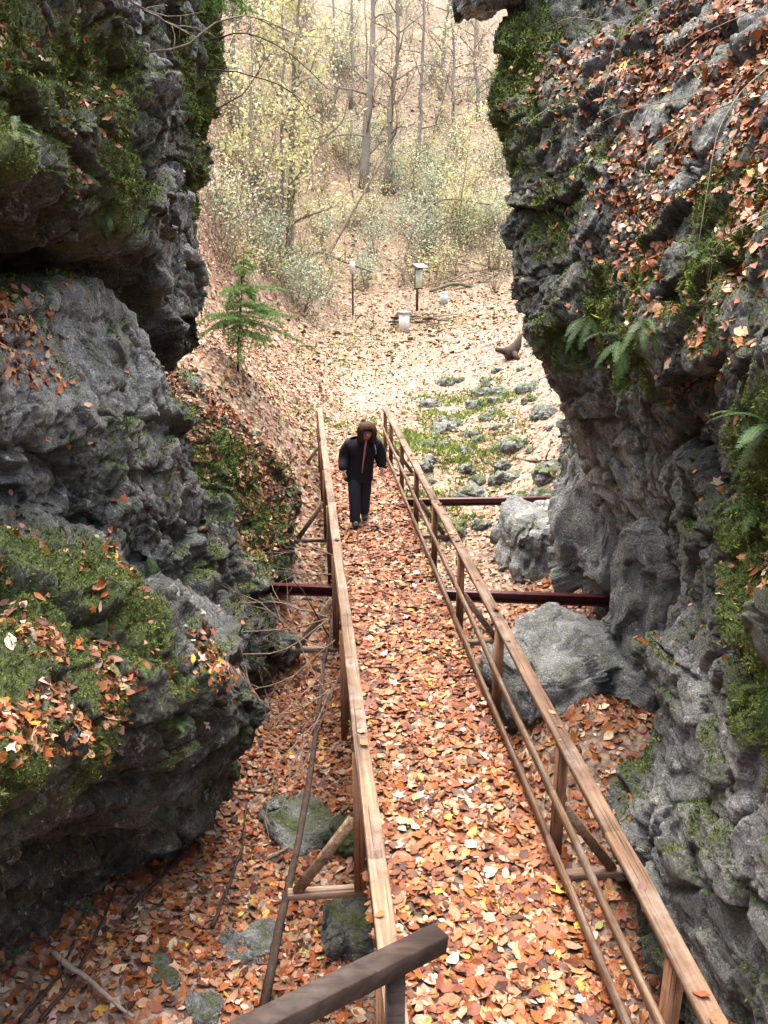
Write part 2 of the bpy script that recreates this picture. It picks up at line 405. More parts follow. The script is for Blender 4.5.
# ------------------------------------------------------------------ terrain
_g = [(0, 6, -1.7), (-1, 5, -1.62), (-1.6, 3, -1.55), (.3, 3, -1.6), (1, 8, -1.75), (1, 11, -1.8), (0, 11, -2.0), (1, 14, -1.3), (1, 17, -.6),
      (1.1, 18.9, -.06), (1.1, 22, .02), (.2, 20, .1), (2.4, 5, -1.7), (3, 6.4, -1.25), (3.3, 9, -1.5), (3, 12, -1.4), (3.8, 15, -1.1), (4, 18, -.65),
      (3, 19.5, -.3), (4.5, 21, -.3), (5.5, 26, 0), (2, 26, .1), (2, 30, .3), (0, 30, .5), (-3, 29, 1.6), (-2.2, 21, 2.3), (-1.4, 18.2, 2.1), (-.5, 19.9, .6), (0, 17.2, -.1), (-.3, 15.5, -.6),
      (-4, 18, 3.), (-5, 14, 3.), (-6, 22, 4.5), (8, 20, 1.5), (10, 30, 2.0), (0, 42, 1.2), (4, 42, .85), (9, 42, 1.1), (-6, 40, 3.5), (15, 30, 4), (-12, 20, 8), (-12, 10, 6), (15, 10, 6), (0, 0, -1.4), (2, 1, -1.5), (4, 3, -1.3), (-3, 1, -1.4), (6, 15, .5), (6, 9, -.5), (-3, 9, -1)]
_g += [(2.75, 7.9, -.55), (3.1, 8.3, -.5), (-1.4, 17.4, 1.95), (-1.8, 19, 2.2), (-.7, 18.6, 1.2)]
_g = np.array(_g, float); G = RBF(_g[:, :2], _g[:, 2], .5, .02)
_gn = lambda xy: np.column_stack([xy, np.zeros(len(xy))])
def ground(xy, detail=True):
    xy = np.asarray(xy, float); x, y = xy[:, 0], xy[:, 1]
    q = np.column_stack([np.clip(x, -14, 17), np.clip(y, -2, 46)]); z = G(q)
    far = sstep(44, 60, np.abs(x)+0)  # flatten outwards of the sampled area
    y0 = np.clip(46-3.4*np.clip(2-x, 0, 6.5), 24, 46)
    t = (y-y0); hill = .60*np.where(t > 20, t, np.log1p(np.exp(np.clip(t/2.0, -30, 30)))*2.0)
    hill = np.where(hill > 22, 22+22*(1-np.exp(-(hill-22)/22.)), hill)
    z = z+hill*(1-far*.3)
    z = z+np.clip(np.abs(x-1.5)-16, 0, 60)*.35
    # unseen ground behind the viewer climbs, set well back to let light in
    z = z+sstep(-3., -7., y)*4.2
    if detail:
        p = np.column_stack([xy, np.zeros(len(xy))])
        z = z+.10*fbm(p, 1.4, 4, 5)+.30*sstep(24, 44, y)*fbm(p, 4., 3, 9)+sstep(46, 70, y)*1.2*fbm(p, 12, 3, 31)
    return z
def gz(x, y): return float(ground(np.array([[x, y]]))[0])
def gnormal(xy, e=.12):
    a = ground(xy+[e, 0])-ground(xy-[e, 0]); b = ground(xy+[0, e])-ground(xy-[0, e])
    n = np.column_stack([-a/(2*e), -b/(2*e), np.ones(len(xy))]); return n/np.linalg.norm(n, axis=1)[:, None]
def axis(segs):
    out = []
    for a, b, st in segs: out.append(np.arange(a, b, st))
    return np.concatenate(out+[[segs[-1][1]]])
gx = axis([(-400, -60, 20), (-60, -20, 2), (-20, -4, .3), (-4, 7, .07), (7, 24, .25), (24, 60, 2), (60, 400, 20)])
gy = axis([(-300, -20, 20), (-20, 0, 1), (0, 2, .15), (2, 20, .07), (20, 48, .14), (48, 85, .35), (85, 140, 2), (140, 500, 20)])
XX, YY = np.meshgrid(gx, gy, indexing='ij'); xy = np.column_stack([XX.ravel(), YY.ravel()])
gZ = ground(xy); nx, ny = len(gx), len(gy)
ii, jj = np.meshgrid(np.arange(nx-1), np.arange(ny-1), indexing='ij'); a = (ii*ny+jj).ravel()
gq = np.column_stack([a, a+ny, a+ny+1, a+1])
def blobs(p, L):
    w = np.zeros(len(p))
    for c, r, v in L: w = np.maximum(w, v*np.exp(-(((p-np.asarray(c))/r)**2).sum(1)))
    return w
GREEN = [((3.4, 20.5), (1.6, 2.6), 1.), ((2.6, 17.0), (.8, 1.6), .9), ((5.0, 24.), (1.5, 3.), .8), ((-.2, 20.5), (.9, 3), .7), ((.8, 33), (2.2, 5), .7), ((6.5, 40), (3, 3), .7), ((-1.5, 16.), (1, 1.5), .8), ((0, 40), (5, 4), .5), ((10, 50), (6, 6), .7), ((3, 52), (6, 8), .6)]
green = blobs(xy, GREEN); wet = sstep(16, 10, xy[:, 1])*.5; far = sstep(44, 66, xy[:, 1])
terrain = mesh_np('terrain', np.column_stack([xy, gZ]), gq, M['ground'], None, True, fattr={'green': green, 'wet': wet, 'far': far})
tag(terrain, 'gorge floor, clearing and wooded hillside covered with fallen leaves', 'ground', kind='structure')

# ------------------------------------------------------------------ cliffs
def poly_sd(q, poly):
    d = np.full(len(q), 1e9); ins = np.zeros(len(q), bool); n = len(poly)
    for i in range(n):
        a, b = poly[i], poly[(i+1) % n]; e = b-a; w = q-a
        t = np.clip((w@e)/(e@e), 0, 1); d = np.minimum(d, np.linalg.norm(w-t[:, None]*e, axis=1))
        c = (a[1] > q[:, 1]) != (b[1] > q[:, 1])
        with np.errstate(divide='ignore', invalid='ignore'):
            ins ^= c & (q[:, 0] < (b[0]-a[0])*(q[:, 1]-a[1])/(b[1]-a[1])+a[0])
    return np.where(ins, -d, d)
def cliff(name, side, ctrl, ys, zs, back, label, mosszones, tonezones, leafzones, seed, blocks=()):
    c = np.array(ctrl); R = RBF(c[:, 1:]*[.8, 1.], c[:, 0], .15, .004)
    Y0, Z0 = np.meshgrid(ys, zs, indexing='ij'); q = np.column_stack([Y0.ravel(), Z0.ravel()])
    x = R(q*[.8, 1.]); ny, nz = len(ys), len(zs)
    for pts, poly, w, k in blocks:      # rock masses standing proud of the wall, with a broken edge all round
        c = np.array(pts); Rb = RBF(c[:, 1:]*[.8, 1.], c[:, 0], .15, .004); xb = Rb(q*[.8, 1.])
        qq = np.column_stack([np.zeros(len(q)), q]); wob = np.column_stack([fbm(qq, .9, 4, seed+200), fbm(qq+5, .9, 4, seed+201)])*.16
        sd = poly_sd(q+wob, np.array(poly)[:, 1:])
        drop = np.where(sd > -w, (sd+w)**2/(2*w), 0)*k
        x = np.maximum(x, xb-drop) if side < 0 else np.minimum(x, xb+drop)
    p = np.column_stack([x, q])
    def normals(p):
        g = p.reshape(ny, nz, 3); n = np.cross(np.gradient(g, axis=0), np.gradient(g, axis=1)).reshape(-1, 3)
        n /= np.linalg.norm(n, axis=1)[:, None]+1e-9
        return n if (n[:, 0].mean() > 0) == (side < 0) else -n
    n = normals(p)
    s = p*[1, 1, 1.15]+.12*np.column_stack([vnoise(p/.7, seed+k) for k in range(3)])
    s = s+.035*np.column_stack([vnoise(p/.23, seed+10+k) for k in range(3)])+.014*np.column_stack([vnoise(p/.07, seed+20+k) for k in range(3)])
    ha, ca = facets(s*[1, .8, 1], 1.1, seed+3); hb, cb = facets(s*[1, .9, 1.1]+3.3, .46, seed+5); hc, cc = facets(s+7, .19, seed+6); hd, cd = facets(s+1, .085, seed+8)
    d = .20*fbm(p, 1.7, 3, seed)+.24*ha-.12*sstep(.07, 0, ca)
    d += .12*hb-.05*sstep(.06, 0, cb)+.040*hc-.018*sstep(.08, 0, cc)+.020*hd
    zz = (p[:, 2]*1.0+.35*p[:, 1]*.4+.22*fbm(p, 1.2, 3, seed+33))/.34; d += .05*(np.abs(zz-np.floor(zz)-.5)*2-.5)*sstep(-.2, .4, fbm(p, 1.5, 2, seed+34))
    d += .016*fbm(p, .34, 5, seed+40, False, .62)+.016*fbm(p, .08, 3, seed+44, False, .7)
    pits = sstep(.25, .6, fbm(s*[1, 1, 1.3], .14, 3, seed+48)); d -= .018*pits
    tone = blobs(p, tonezones)
    lzone = blobs(p, leafzones); d *= (1-.55*np.clip(tone, 0, 1))*(1-.45*np.clip(lzone, 0, 1))
    nlow = normals(p+n*(.22*fbm(p, 1.6, 3, seed))[:, None])
    p = p+n*d[:, None]
    n = normals(p)
    up = n[:, 2]
    mz = blobs(p, mosszones)
    mn = .5+.5*fbm(p, .55, 4, seed+60, gain=.65)*1.6
    moss = sstep(.34, .70, mz*.72+.22*up+.62*mn-.26)*np.clip(mz*1.8, 0, 1)
    moss = np.maximum(moss, .8*sstep(.62, .85, mn*.9+.35*up-.05)*sstep(.1, .5, up))
    tone = np.clip(tone+.25*fbm(p, .8, 3, seed+77), 0, 1)
    lz = blobs(p, leafzones); ln = .5+1.5*fbm(p*[1, 1, 1.5], .55, 4, seed+90)
    upe = .6*up+.4*nlow[:, 2]+.12
    leafd = np.clip(lz*1.4, 0, 1)*sstep(-.02, .42, upe)*sstep(.24, .56, ln+lz*.36-.05)
    leafd = np.maximum(leafd, .10*sstep(.35, .8, up)*sstep(.5, .8, ln))
    # closed mass: borders run back to a plane deep inside the rock
    g = p.reshape(ny, nz, 3); G2 = np.empty((ny+2, nz+2, 3)); G2[1:-1, 1:-1] = g
    G2[0, 1:-1] = g[0]; G2[-1, 1:-1] = g[-1]; G2[:, 0] = G2[:, 1]; G2[:, -1] = G2[:, -2]
    for sl in ((0, slice(None)), (-1, slice(None)), (slice(None), 0), (slice(None), -1)): G2[sl][..., 0] = back
    V = G2.reshape(-1, 3); NY, NZ = ny+2, nz+2
    ii, jj = np.meshgrid(np.arange(NY-1), np.arange(NZ-1), indexing='ij'); a = (ii*NZ+jj).ravel()
    F4 = np.column_stack([a, a+NZ, a+NZ+1, a+1]) if side < 0 else np.column_stack([a, a+1, a+NZ+1, a+NZ])
    F4 = np.vstack([F4, [[0, NZ-1, NY*NZ-1, (NY-1)*NZ] if side < 0 else [0, (NY-1)*NZ, NY*NZ-1, NZ-1]]])
    def padf(v): return np.pad(v.reshape(ny, nz), 1, mode='edge').ravel()
    o = mesh_np(name, V, F4, M['rock_l'], None, True, fattr={'moss': padf(moss), 'tone': padf(tone)})
    tag(o, label, 'cliff', kind='structure')
    # per face areas for scattering
    gx_ = p.reshape(ny, nz, 3); e1 = (gx_[1:, :-1]-gx_[:-1, :-1]).reshape(-1, 3); e2 = (gx_[:-1, 1:]-gx_[:-1, :-1]).reshape(-1, 3)
    ar = np.linalg.norm(np.cross(e1, e2), axis=1); base = gx_[:-1, :-1].reshape(-1, 3)
    sub = lambda v: v.reshape(ny, nz)[:-1, :-1].ravel()
    nn = n.reshape(ny, nz, 3)[:-1, :-1].reshape(-1, 3)
    return dict(base=base, e1=e1, e2=e2, area=ar, n=nn, moss=sub(moss), leaf=sub(leafd), tone=sub(tone), obj=o)
def scatter(S, dens, per_m2, rng, cap=200000, weight=None):
    w = S['area']*dens
    if weight is not None: w = w*weight
    N = min(int(w.sum()*per_m2), cap)
    i = rng.choice(len(w), N, p=w/w.sum()); u = rng.random((N, 2))
    return S['base'][i]+S['e1'][i]*u[:, :1]+S['e2'][i]*u[:, 1:], S['n'][i]

UPPER = [P(*a) for a in [(0, 0, 5.4), (-60, 60, 4.6), (0, 80, 5.1), (0, 165, 4.8), (60, 60, 6.0), (60, 195, 6.0), (112, 228, 7.4), (150, 100, 8.2), (150, 200, 8.6), (186, 345, 10.5), (180, 300, 10.3), (200, 330, 11.0), (205, 365, 11.3), (204, 280, 11.2), (200, 200, 11.2), (219, 110, 11.5), (224, 50, 11.7), (214, -40, 11.5), (165, 260, 9.6), (95, 0, 6.8), (95, 100, 6.9), (178, 140, 10.)]]
UPOLY = [P(*a) for a in [(-120, 120, 4.), (-60, 160, 4.5), (0, 175, 4.9), (60, 205, 6.1), (114, 234, 7.5), (148, 258, 8.8), (176, 308, 10.), (192, 362, 10.7), (208, 370, 11.3), (211, 300, 11.4), (207, 200, 11.5), (224, 110, 11.8), (230, 40, 12.), (215, -140, 12.), (100, -220, 9), (-120, -250, 4.5)]]
SLAB = [P(*a) for a in [(0, 312, 6.2), (95, 284, 8.0), (60, 350, 7.1), (122, 330, 8.4), (130, 400, 8.0), (170, 430, 9.), (212, 530, 9.8), (100, 450, 7.2), (40, 420, 6.4), (0, 480, 6.2), (150, 400, 8.8), (195, 480, 9.5), (160, 500, 8.6), (-60, 380, 5.2), (160, 560, 8.8), (60, 540, 7.2), (-60, 520, 5.6)]]
SPOLY = [P(*a) for a in [(-140, 320, 4.6), (-60, 300, 5.5), (0, 296, 6.1), (50, 286, 7.), (93, 276, 8.), (112, 305, 8.5), (118, 330, 8.6), (140, 368, 9.), (162, 402, 9.3), (190, 452, 9.7), (212, 510, 10.), (222, 570, 10.2), (170, 610, 9.), (100, 590, 7.7), (0, 560, 6.3), (-140, 560, 4.8)]]
L = [P(*a) for a in [
    # cave between slab and upper mass
    (40, 245, 8.2), (85, 258, 10.), (0, 245, 7.2), (-50, 240, 6.), (178, 382, 12.9),
    # foot of slab, dark hollow
    (60, 525, 6.9), (120, 550, 8.0), (170, 590, 9.0), (220, 610, 10.8), (240, 660, 11.4), (262, 585, 12.3), (285, 620, 13.1), (270, 560, 13.1), (250, 560, 12.2), (300, 645, 12.9), (230, 560, 11.5),
    # lower mossy mass
    (0, 540, 5.7), (60, 570, 6.0), (125, 585, 7.0), (150, 640, 6.5), (30, 630, 5.1), (90, 640, 5.7), (60, 690, 4.95), (0, 700, 4.4), (60, 745, 4.55), (0, 770, 4.0), (110, 725, 5.4), (100, 780, 5.2), (198, 650, 7.3), (268, 722, 8.5), (230, 680, 7.6), (238, 755, 8.4), (182, 795, 7.9), (110, 830, 6.9), (45, 890, 6.6), (-10, 900, 5.5), (-60, 700, 3.7), (-60, 900, 4.6),
    (80, 870, 7.4), (35, 930, 7.1), (-20, 960, 6.3),
    # leafy slope beyond the slab
    (175, 385, 12.4), (250, 440, 13.2), (278, 530, 13.5), (235, 525, 12.4), (205, 450, 12.0), (288, 470, 14.6), (284, 570, 13.5), (215, 395, 13.4), (190, 420, 12.0)]]
L += [np.array(a, float) for a in [(-3.6, 13.4, 6), (-3.6, 13.2, 4), (-6, 15.5, 6), (-6, 17.5, 4), (-3.0, 13.4, 3.1), (-5, 16, 3.4), (-.5, 15.6, -.1), (-1.2, 16, 1.1), (-3, 16.5, 2.2), (-.45, 15, -.9), (-.7, 14, -1.8), (-.9, 12, -1.9), (-1.3, 10, -1.9), (-2.4, 2, 0), (-2.4, 2, 4), (-3.6, 2, 7), (-4.5, 5, 7.2), (-4.8, 8, 8.), (-3.4, 10, 8.5), (-3.5, 12, 9), (-4, 13.5, 9), (-3.2, 8, 5.5), (-3., 5, 5), (-3.2, 10, 5.5), (-3.1, 11.6, 6.5), (-4.8, 9, 3.4), (-4.4, 7, 3.2), (-3.5, 5, 3), (-4.9, 10.5, 3.7), (-4.8, 9.5, 4.1), (-4.6, 8, 4.3), (-4.8, 11.4, 3.3), (-4.6, 10., 2.9), (-4.5, 10.5, 4.5), (-3.2, 12.6, 5), (-2.7, 3, -2.5), (-2.3, 6, -2.6), (-1.5, 9, -2.8), (-.2, 17.5, -.5), (-2.2, 18, 1.2), (-3.6, 2, 2), (-5, 17.5, 2.8), (-6.5, 17.5, 9)]]
def lz(px, py, d, r, v=1.): return (P(px, py, d), r, v)
ys_l = axis([(1.4, 4, .05), (4, 9, .019), (9, 13, .026), (13, 17.5, .05)]); zs = axis([(-3., -2., .06), (-2., 7.6, .023), (7.6, 10, .08)])
LEFT = cliff('cliff', -1, L, ys_l, zs, -9., 'dark wet mossy rock wall along the left of the bridge', [
    lz(30, 40, 5.4, 1.0), lz(60, 60, 6, 1.1), lz(20, 150, 5.2, .8), lz(110, 150, 7.4, 1.1), lz(110, 60, 7, 1), lz(190, 90, 10, 1.0, .9), lz(215, 40, 11.3, .9, 1.3), lz(218, 110, 11.3, .7, 1.2), lz(205, 180, 10.8, .7, 1.), lz(180, 240, 9.8, .6, .6), lz(110, 215, 7.4, .5),
    lz(60, 580, 5.8, .8, .8), lz(130, 620, 6.5, .7, .95), lz(90, 660, 5.6, .6, .8), lz(40, 610, 5.2, .6, .75), lz(15, 800, 4.2, .7), lz(120, 740, 5.7, .6), lz(20, 620, 4.5, .6), lz(170, 690, 6.7, .5, .7), lz(230, 480, 12.5, 1.2, 1.), lz(270, 530, 13, 1., 1.), lz(280, 600, 12.6, .8, .6)],
    [lz(90, 310, 8, .9, 1.), lz(60, 350, 7, .9, 1.), lz(20, 330, 6, .8, .9), lz(150, 420, 8.4, .9, .8), lz(60, 430, 6.4, .8, .6), lz(190, 260, 10, .9, .55), lz(190, 500, 9.4, .7, .35), lz(165, 600, 8.8, .7, .4)],
    [lz(60, 700, 4.9, .52, 1.7), lz(10, 725, 4.3, .52, 1.7), lz(120, 690, 5.7, .4, 1.4), lz(150, 560, 6.8, .3, .6), lz(70, 585, 5.8, .3, .7), lz(20, 550, 5.6, .3, .7), lz(30, 20, 5.5, .8, .55), lz(80, 60, 6.3, .9, .4), lz(35, 335, 6.3, .5, .6), lz(200, 400, 12.2, .8, 1.2), lz(235, 440, 13, 1., 1.2), lz(275, 470, 13.8, .9, 1.1), lz(270, 520, 13, .8, .7), lz(225, 670, 7.5, .4, .7), lz(190, 390, 12.6, .8, 1.2), (np.array([-2, 15.5, 1.6]), 1.6, 1.2)], 100, [(UPPER, UPOLY, .16, 6.), (SLAB, SPOLY, .16, 6.)])
Rr = [P(*a) for a in [
    # silhouette and big leafy face
    (507, -40, 11.2), (505, 20, 11.0), (490, 92, 10.6), (506, 150, 11.0), (506, 200, 11.0), (518, 262, 10.8), (534, 320, 10.8), (552, 375, 11.0), (572, 425, 11.6),
    (600, 100, 9.3), (560, 60, 10.2), (700, 100, 7.4), (768, 50, 6.7), (768, 160, 5.6), (768, 250, 4.9), (650, 250, 7.3), (572, 250, 9.3), (600, 350, 8.6), (700, 360, 5.9), (768, 330, 4.6), (650, 0, 9.4), (768, -60, 8.0), (830, 100, 5.0), (650, 150, 8.0), (720, 220, 6.0), (600, 200, 8.7), (700, 0, 8.6), (560, -10, 10.8), (640, 390, 7.6), (650, 340, 7.), (720, 300, 5.6), (830, 300, 4.),
    # underside / recess
    (600, 430, 9.8), (650, 450, 8.3), (700, 450, 6.9), (594, 480, 11.2), (640, 500, 9.6), (690, 520, 7.6), (618, 590, 12.2), (655, 560, 10.2), (660, 640, 10.3), (700, 600, 8.2), (705, 650, 7.9), (622, 540, 11.3), (575, 500, 13.2), (570, 460, 13.4), (640, 670, 10.3),
    # near right mass
    (768, 420, 4.9), (740, 480, 5.5), (705, 545, 6.8), (768, 560, 4.9), (720, 620, 6.0), (700, 670, 6.6), (660, 650, 7.6), (768, 700, 4.7), (725, 690, 5.6), (665, 720, 7.5), (700, 760, 6.5), (768, 800, 5.1), (655, 775, 7.6), (650, 820, 7.0), (605, 815, 7.8), (650, 860, 6.8), (700, 870, 6.1), (768, 900, 5.2), (720, 960, 5.9), (680, 930, 6.5), (768, 1010, 5.2), (830, 700, 4.1), (830, 900, 4.4), (655, 890, 6.9)]]
Rr += [np.array(a, float) for a in [(4.6, 13.5, 6), (4.7, 13.5, 4), (6.5, 15.5, 6), (6.5, 17.5, 4), (5.0, 14, 2), (5.3, 15.5, 0), (5.6, 16, -1.5), (5.8, 17.5, 1), (4.6, 12, -1.8), (4.3, 10, -2), (3.9, 8, -2.2), (3.3, 6.5, -2.5), (3.2, 4.5, -2.5), (3.1, 2.5, -2), (3.2, 2, 2), (3.8, 2, 5), (6.5, 2, 8), (7, 6, 8.5), (6, 9, 9.5), (4.2, 11, 10), (6, 13.5, 10), (8, 17, 9), (6, 17.5, -2)]]
RIGHT = cliff('cliff', 1, Rr, ys_l, zs, 10., 'overhanging dark rock wall with moss and leaves right of the bridge', [
    lz(520, 60, 10.8, .9, 1.1), lz(515, 150, 10.8, .9, 1.), lz(560, 180, 9.2, .8, .6), lz(700, 300, 6, .7, .9), lz(740, 220, 5.5, .7, .9), lz(690, 200, 6.2, .5, .8), lz(610, 330, 8.4, .8, 1.3), lz(560, 330, 9.6, .7, 1.), lz(650, 300, 7.2, .7, .9), lz(540, 220, 9.8, .7, .7), lz(600, 60, 9, .6, .6), lz(740, 560, 5.4, .75, 1.3), lz(768, 480, 4.9, .7, 1.3), lz(750, 680, 5.1, .6, 1.5), lz(768, 740, 4.8, .45, 1.4), lz(735, 500, 5.6, .5, 1.3), lz(650, 340, 7.2, .6, 1.1), lz(720, 330, 5.6, .5, 1.), lz(720, 520, 6, .5, .9), lz(640, 880, 7, .5, .5), lz(650, 100, 7.5, .9, .45)],
    [lz(590, 460, 11., 1.2, 1.), lz(630, 480, 9.8, 1.2, 1.), lz(610, 540, 11.5, 1.3, 1.), lz(655, 560, 10., 1.0, .6), lz(670, 470, 8., .8, .5), lz(700, 780, 6.3, .9, 1.), lz(650, 820, 6.9, .8, .8), lz(720, 900, 6, 1., 1.1), lz(768, 850, 5.1, .8, 1.1), lz(700, 700, 6.5, .6, .9), lz(768, 980, 5.2, .8, 1.), lz(690, 600, 7.5, .7, .4), lz(530, 330, 10.7, .5, .4)],  # underside zones: pale rock, lightened further in place of sky and bounce light
    [lz(640, 30, 8., 1.3, 1.0), lz(700, 60, 6.8, 1.2, 1.1), lz(750, 90, 5.6, 1.0, 1.1), lz(740, 180, 5.5, .8, .9), lz(620, 150, 8, .8, .9), lz(640, 200, 7.5, .6, .9), lz(690, 110, 6.4, .9, 1.0), lz(590, 100, 8.6, .7, .8), lz(660, 250, 7, .5, .7), lz(700, 370, 5.9, .35, .9), lz(660, 360, 6.9, .4, .8), lz(740, 350, 5.2, .4, .8), lz(768, 200, 4.9, .5, .8), lz(560, 30, 9.5, .8, .5), lz(600, 330, 8.5, .5, .5), lz(740, 570, 5.4, .5, .3)], 300)

# leaves and moss on the rock
r_ = np.random.default_rng(5)
for S, w1, w2, nm in ((LEFT, 'rock wall and mossy ledges on the left', 'left rock wall', 0), (RIGHT, 'leafy rock slope on the right', 'right rock wall', 1)):
    p, n = scatter(S, S['leaf'], 760, r_, 28000)
    nn = n+np.array([0, 0, .5]); nn /= np.linalg.norm(nn, axis=1)[:, None]
    leaf_object('fallen_leaves', p, nn, .068, r_, 'copper and tan leaves lodged on the '+w1, maple=.2, tilt=.5)
    d = np.linalg.norm(S['base']-CAM, axis=1)
    p, n = scatter(S, S['moss']**1.5, 8000, r_, 130000, np.clip(5/d, 0, 1.)**1.5)
    dd = np.linalg.norm(p-CAM, axis=1)
    blade_object('moss', p, n*.8+[0, 0, .3], .0135*np.clip(dd/5, .8, 2.4), r_, 'dark green moss cushions growing on the '+w2, MOSSPAL, MOSSW, 3)

# leaf litter on the ground
def ground_leaves(label, N, box, size, fn=None, maple=.12, lift=0, pal=PAL, w=PW):
    x0, x1, y0, y1 = box; q = np.column_stack([r_.uniform(x0, x1, N), r_.uniform(y0, y1, N)])
    if fn is not None: q = q[r_.random(len(q)) < fn(q)]
    p = np.column_stack([q, ground(q)+lift+r_.uniform(0, .02, len(q))])
    return leaf_object('fallen_leaves', p, gnormal(q), size, r_, label, maple=maple, tilt=.36, pal=pal, w=w)
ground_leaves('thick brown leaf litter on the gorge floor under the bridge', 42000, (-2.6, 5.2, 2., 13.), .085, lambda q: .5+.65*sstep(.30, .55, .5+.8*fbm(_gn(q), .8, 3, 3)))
ground_leaves('leaf litter on the stony ground beside the far end of the bridge', 16000, (-3, 6, 13., 24.), .085, pal=PAL*.5+DAYLIT_PAL*.5, fn= lambda q: .4+.5*sstep(.3, .6, .5+.8*fbm(_gn(q), 1, 3, 8)))
ground_leaves('leaf carpet with daylight in its colour over the clearing beyond the bridge', 52000, (-7, 12, 19., 46.), .085, pal=DAYLIT_PAL*.85, w=PW)
ground_leaves('leaf litter sliding down the steep bank beside the young spruce', 22000, (-7, 1.2, 14., 34.), .10, pal=PAL*.6+DAYLIT_PAL*.4)
ground_leaves('pale leaf carpet over the wooded hillside', 42000, (-22, 30, 30., 80.), .20, pal=(PAL*.40+DAYLIT_PAL*.45)*[1., 1.08, .92])

# ------------------------------------------------------------------ bridge
BX0, BX1 = .37, 1.85
br = empty('footbridge', (1.1, 10.4, 0), label='narrow wooden footbridge with slim brown railings, its deck buried in leaves', cat='bridge')
bl = np.array([1.1, 10.4, 0])
def O(p): return np.asarray(p, float)-bl
PY = [3.28, 5.25, 7.3, 9.35, 11.4, 13.4, 15.5, 17.5, 18.75]
mb = MB(); y = 2.0; k = 0
while y < 18.8:
    w_ = .138+.006*random.random(); mb.bar(O((.36+.01*random.random(), y, -.022)), O((1.84+.012*random.random(), y, -.022)), w_, .04, (0, 0, 1), .004); y += w_+.009; k += 1
mb.build('deck', M['deck'], br)
for x in (.62, 1.58):
    m = MB(); m.bar(O((x, 2.0, -.125)), O((x, 18.8, -.125)), .12, .16); m.build('stringer', M['cross'], br)
def rail(name, x, z, w, h, mat, ys, seed):
    m = MB(); cuts = ys
    for a, b in zip(cuts[:-1], cuts[1:]): m.bar(O((x, a+.002, z)), O((x, b-.002, z+random.uniform(-.004, .004))), w, h, (0, 0, 1), .007, .003, 5, seed+int(a*10))
    return m.build(name, mat, br)
o = rail('top_rail', BX0-.015, 1.0, .112, .05, M['rail_pale'], [2.3, 4.1, 7.3, 11.4, 15.5, 18.85], 1); o['label'] = 'pale weathered left top rail'
rail('top_rail', BX1, 1.0, .115, .05, M['rail'], [2.3, 4.2, 7.3, 11.4, 15.5, 18.85], 2)
rail('middle_rail', BX1-.063, .56, .032, .085, M['rail_pale'], [2.3, 5.25, 9.35, 13.4, 18.85], 3)
rail('middle_rail', BX0+.02, .56, .032, .085, M['rail_pale'], [2.3, 5.25, 9.35, 13.4, 18.85], 4)
rail('lower_rail', BX1-.063, .13, .036, .09, M['rail'], [2.1, 5.25, 9.35, 13.4, 18.85], 5)
rail('lower_rail', BX0+.02, .13, .036, .09, M['rail'], [2.1, 5.25, 9.35, 13.4, 18.85], 6)
for i, y in enumerate(PY):
    for sx, x in ((-1, BX0-.05), (1, BX1+.0)):
        m = MB(); m.bar(O((x, y, -.20)), O((x, y, .975)), .082, .085, (0, 1, 0)); m.build('post', M['post'], br)
        if i in (1, 3, 5, 7) or (i == 0 and sx > 0):
            xe = x+sx*.50
            m = MB(); m.bar(O((x+sx*.044-sx*.25, y, -.235)), O((xe+sx*.05, y+.01, -.235)), .085, .06); m.build('outrigger', M['cross'], br)
            m = MB(); m.bar(O((x+sx*.045, y, .42)), O((xe-sx*.02, y, -.20)), .075, .05, (0, 1, 0)); m.build('brace', M['rail'] if sx > 0 else M['rail_pale'], br)
# steel beams
def ibeam(name, a, b, label, h=.15, w=.11, t=.014):
    a, b = np.array(a), np.array(b); c = (a+b)/2; o = empty(name, c, label=label, cat='steel beam', group='steel beams carrying the footbridge')
    m = MB(); u = np.array([0, 0, 1.])
    m.bar(a-c+u*(h/2-t/2), b-c+u*(h/2-t/2), w, t, bev=.002); m.build('flange', M['steel'], o)
    m = MB(); m.bar(a-c-u*(h/2-t/2), b-c-u*(h/2-t/2), w, t, bev=.002); m.build('flange', M['steel'], o)
    m = MB(); m.bar(a-c, b-c, t, h-2*t-.002, bev=.001); m.build('web', M['steel'], o)
    return o
ibeam('steel_beam', (-1.5, 11.66, -.29), (5.0, 10.42, -.29), 'nearer dark red steel beam spanning between both rock walls under the bridge')
ibeam('steel_beam', (.30, 15.70, -.29), (5.9, 15.42, -.29), 'farther dark red steel beam running from the bridge near the woman to the right rock wall')
# handrail of the steps the picture was taken from
A = P(440, 938, 2.25); B = P(300, 1008, 1.95); dAB = (B-A)/np.linalg.norm(B-A)
hr = empty('stair_handrail', (A[0], A[1], 0), label='dark brown stair handrail crossing above the near end of the left rail', cat='handrail')
hb = np.array([A[0], A[1], 0])
m = MB(); m.bar(A-hb, B+dAB*1.1-hb, .062, .058, (0, 0, 1), .004, .001, 4, 3); m.build('rail', M['dark_rail'], hr)
pt = A+dAB*.16+np.array([.0, .012, -.04])
m = MB(); m.bar(pt-hb, np.array([pt[0], pt[1], -1.7])-hb, .05, .05, (0, 1, 0)); m.build('post', M['dark_rail'], hr)
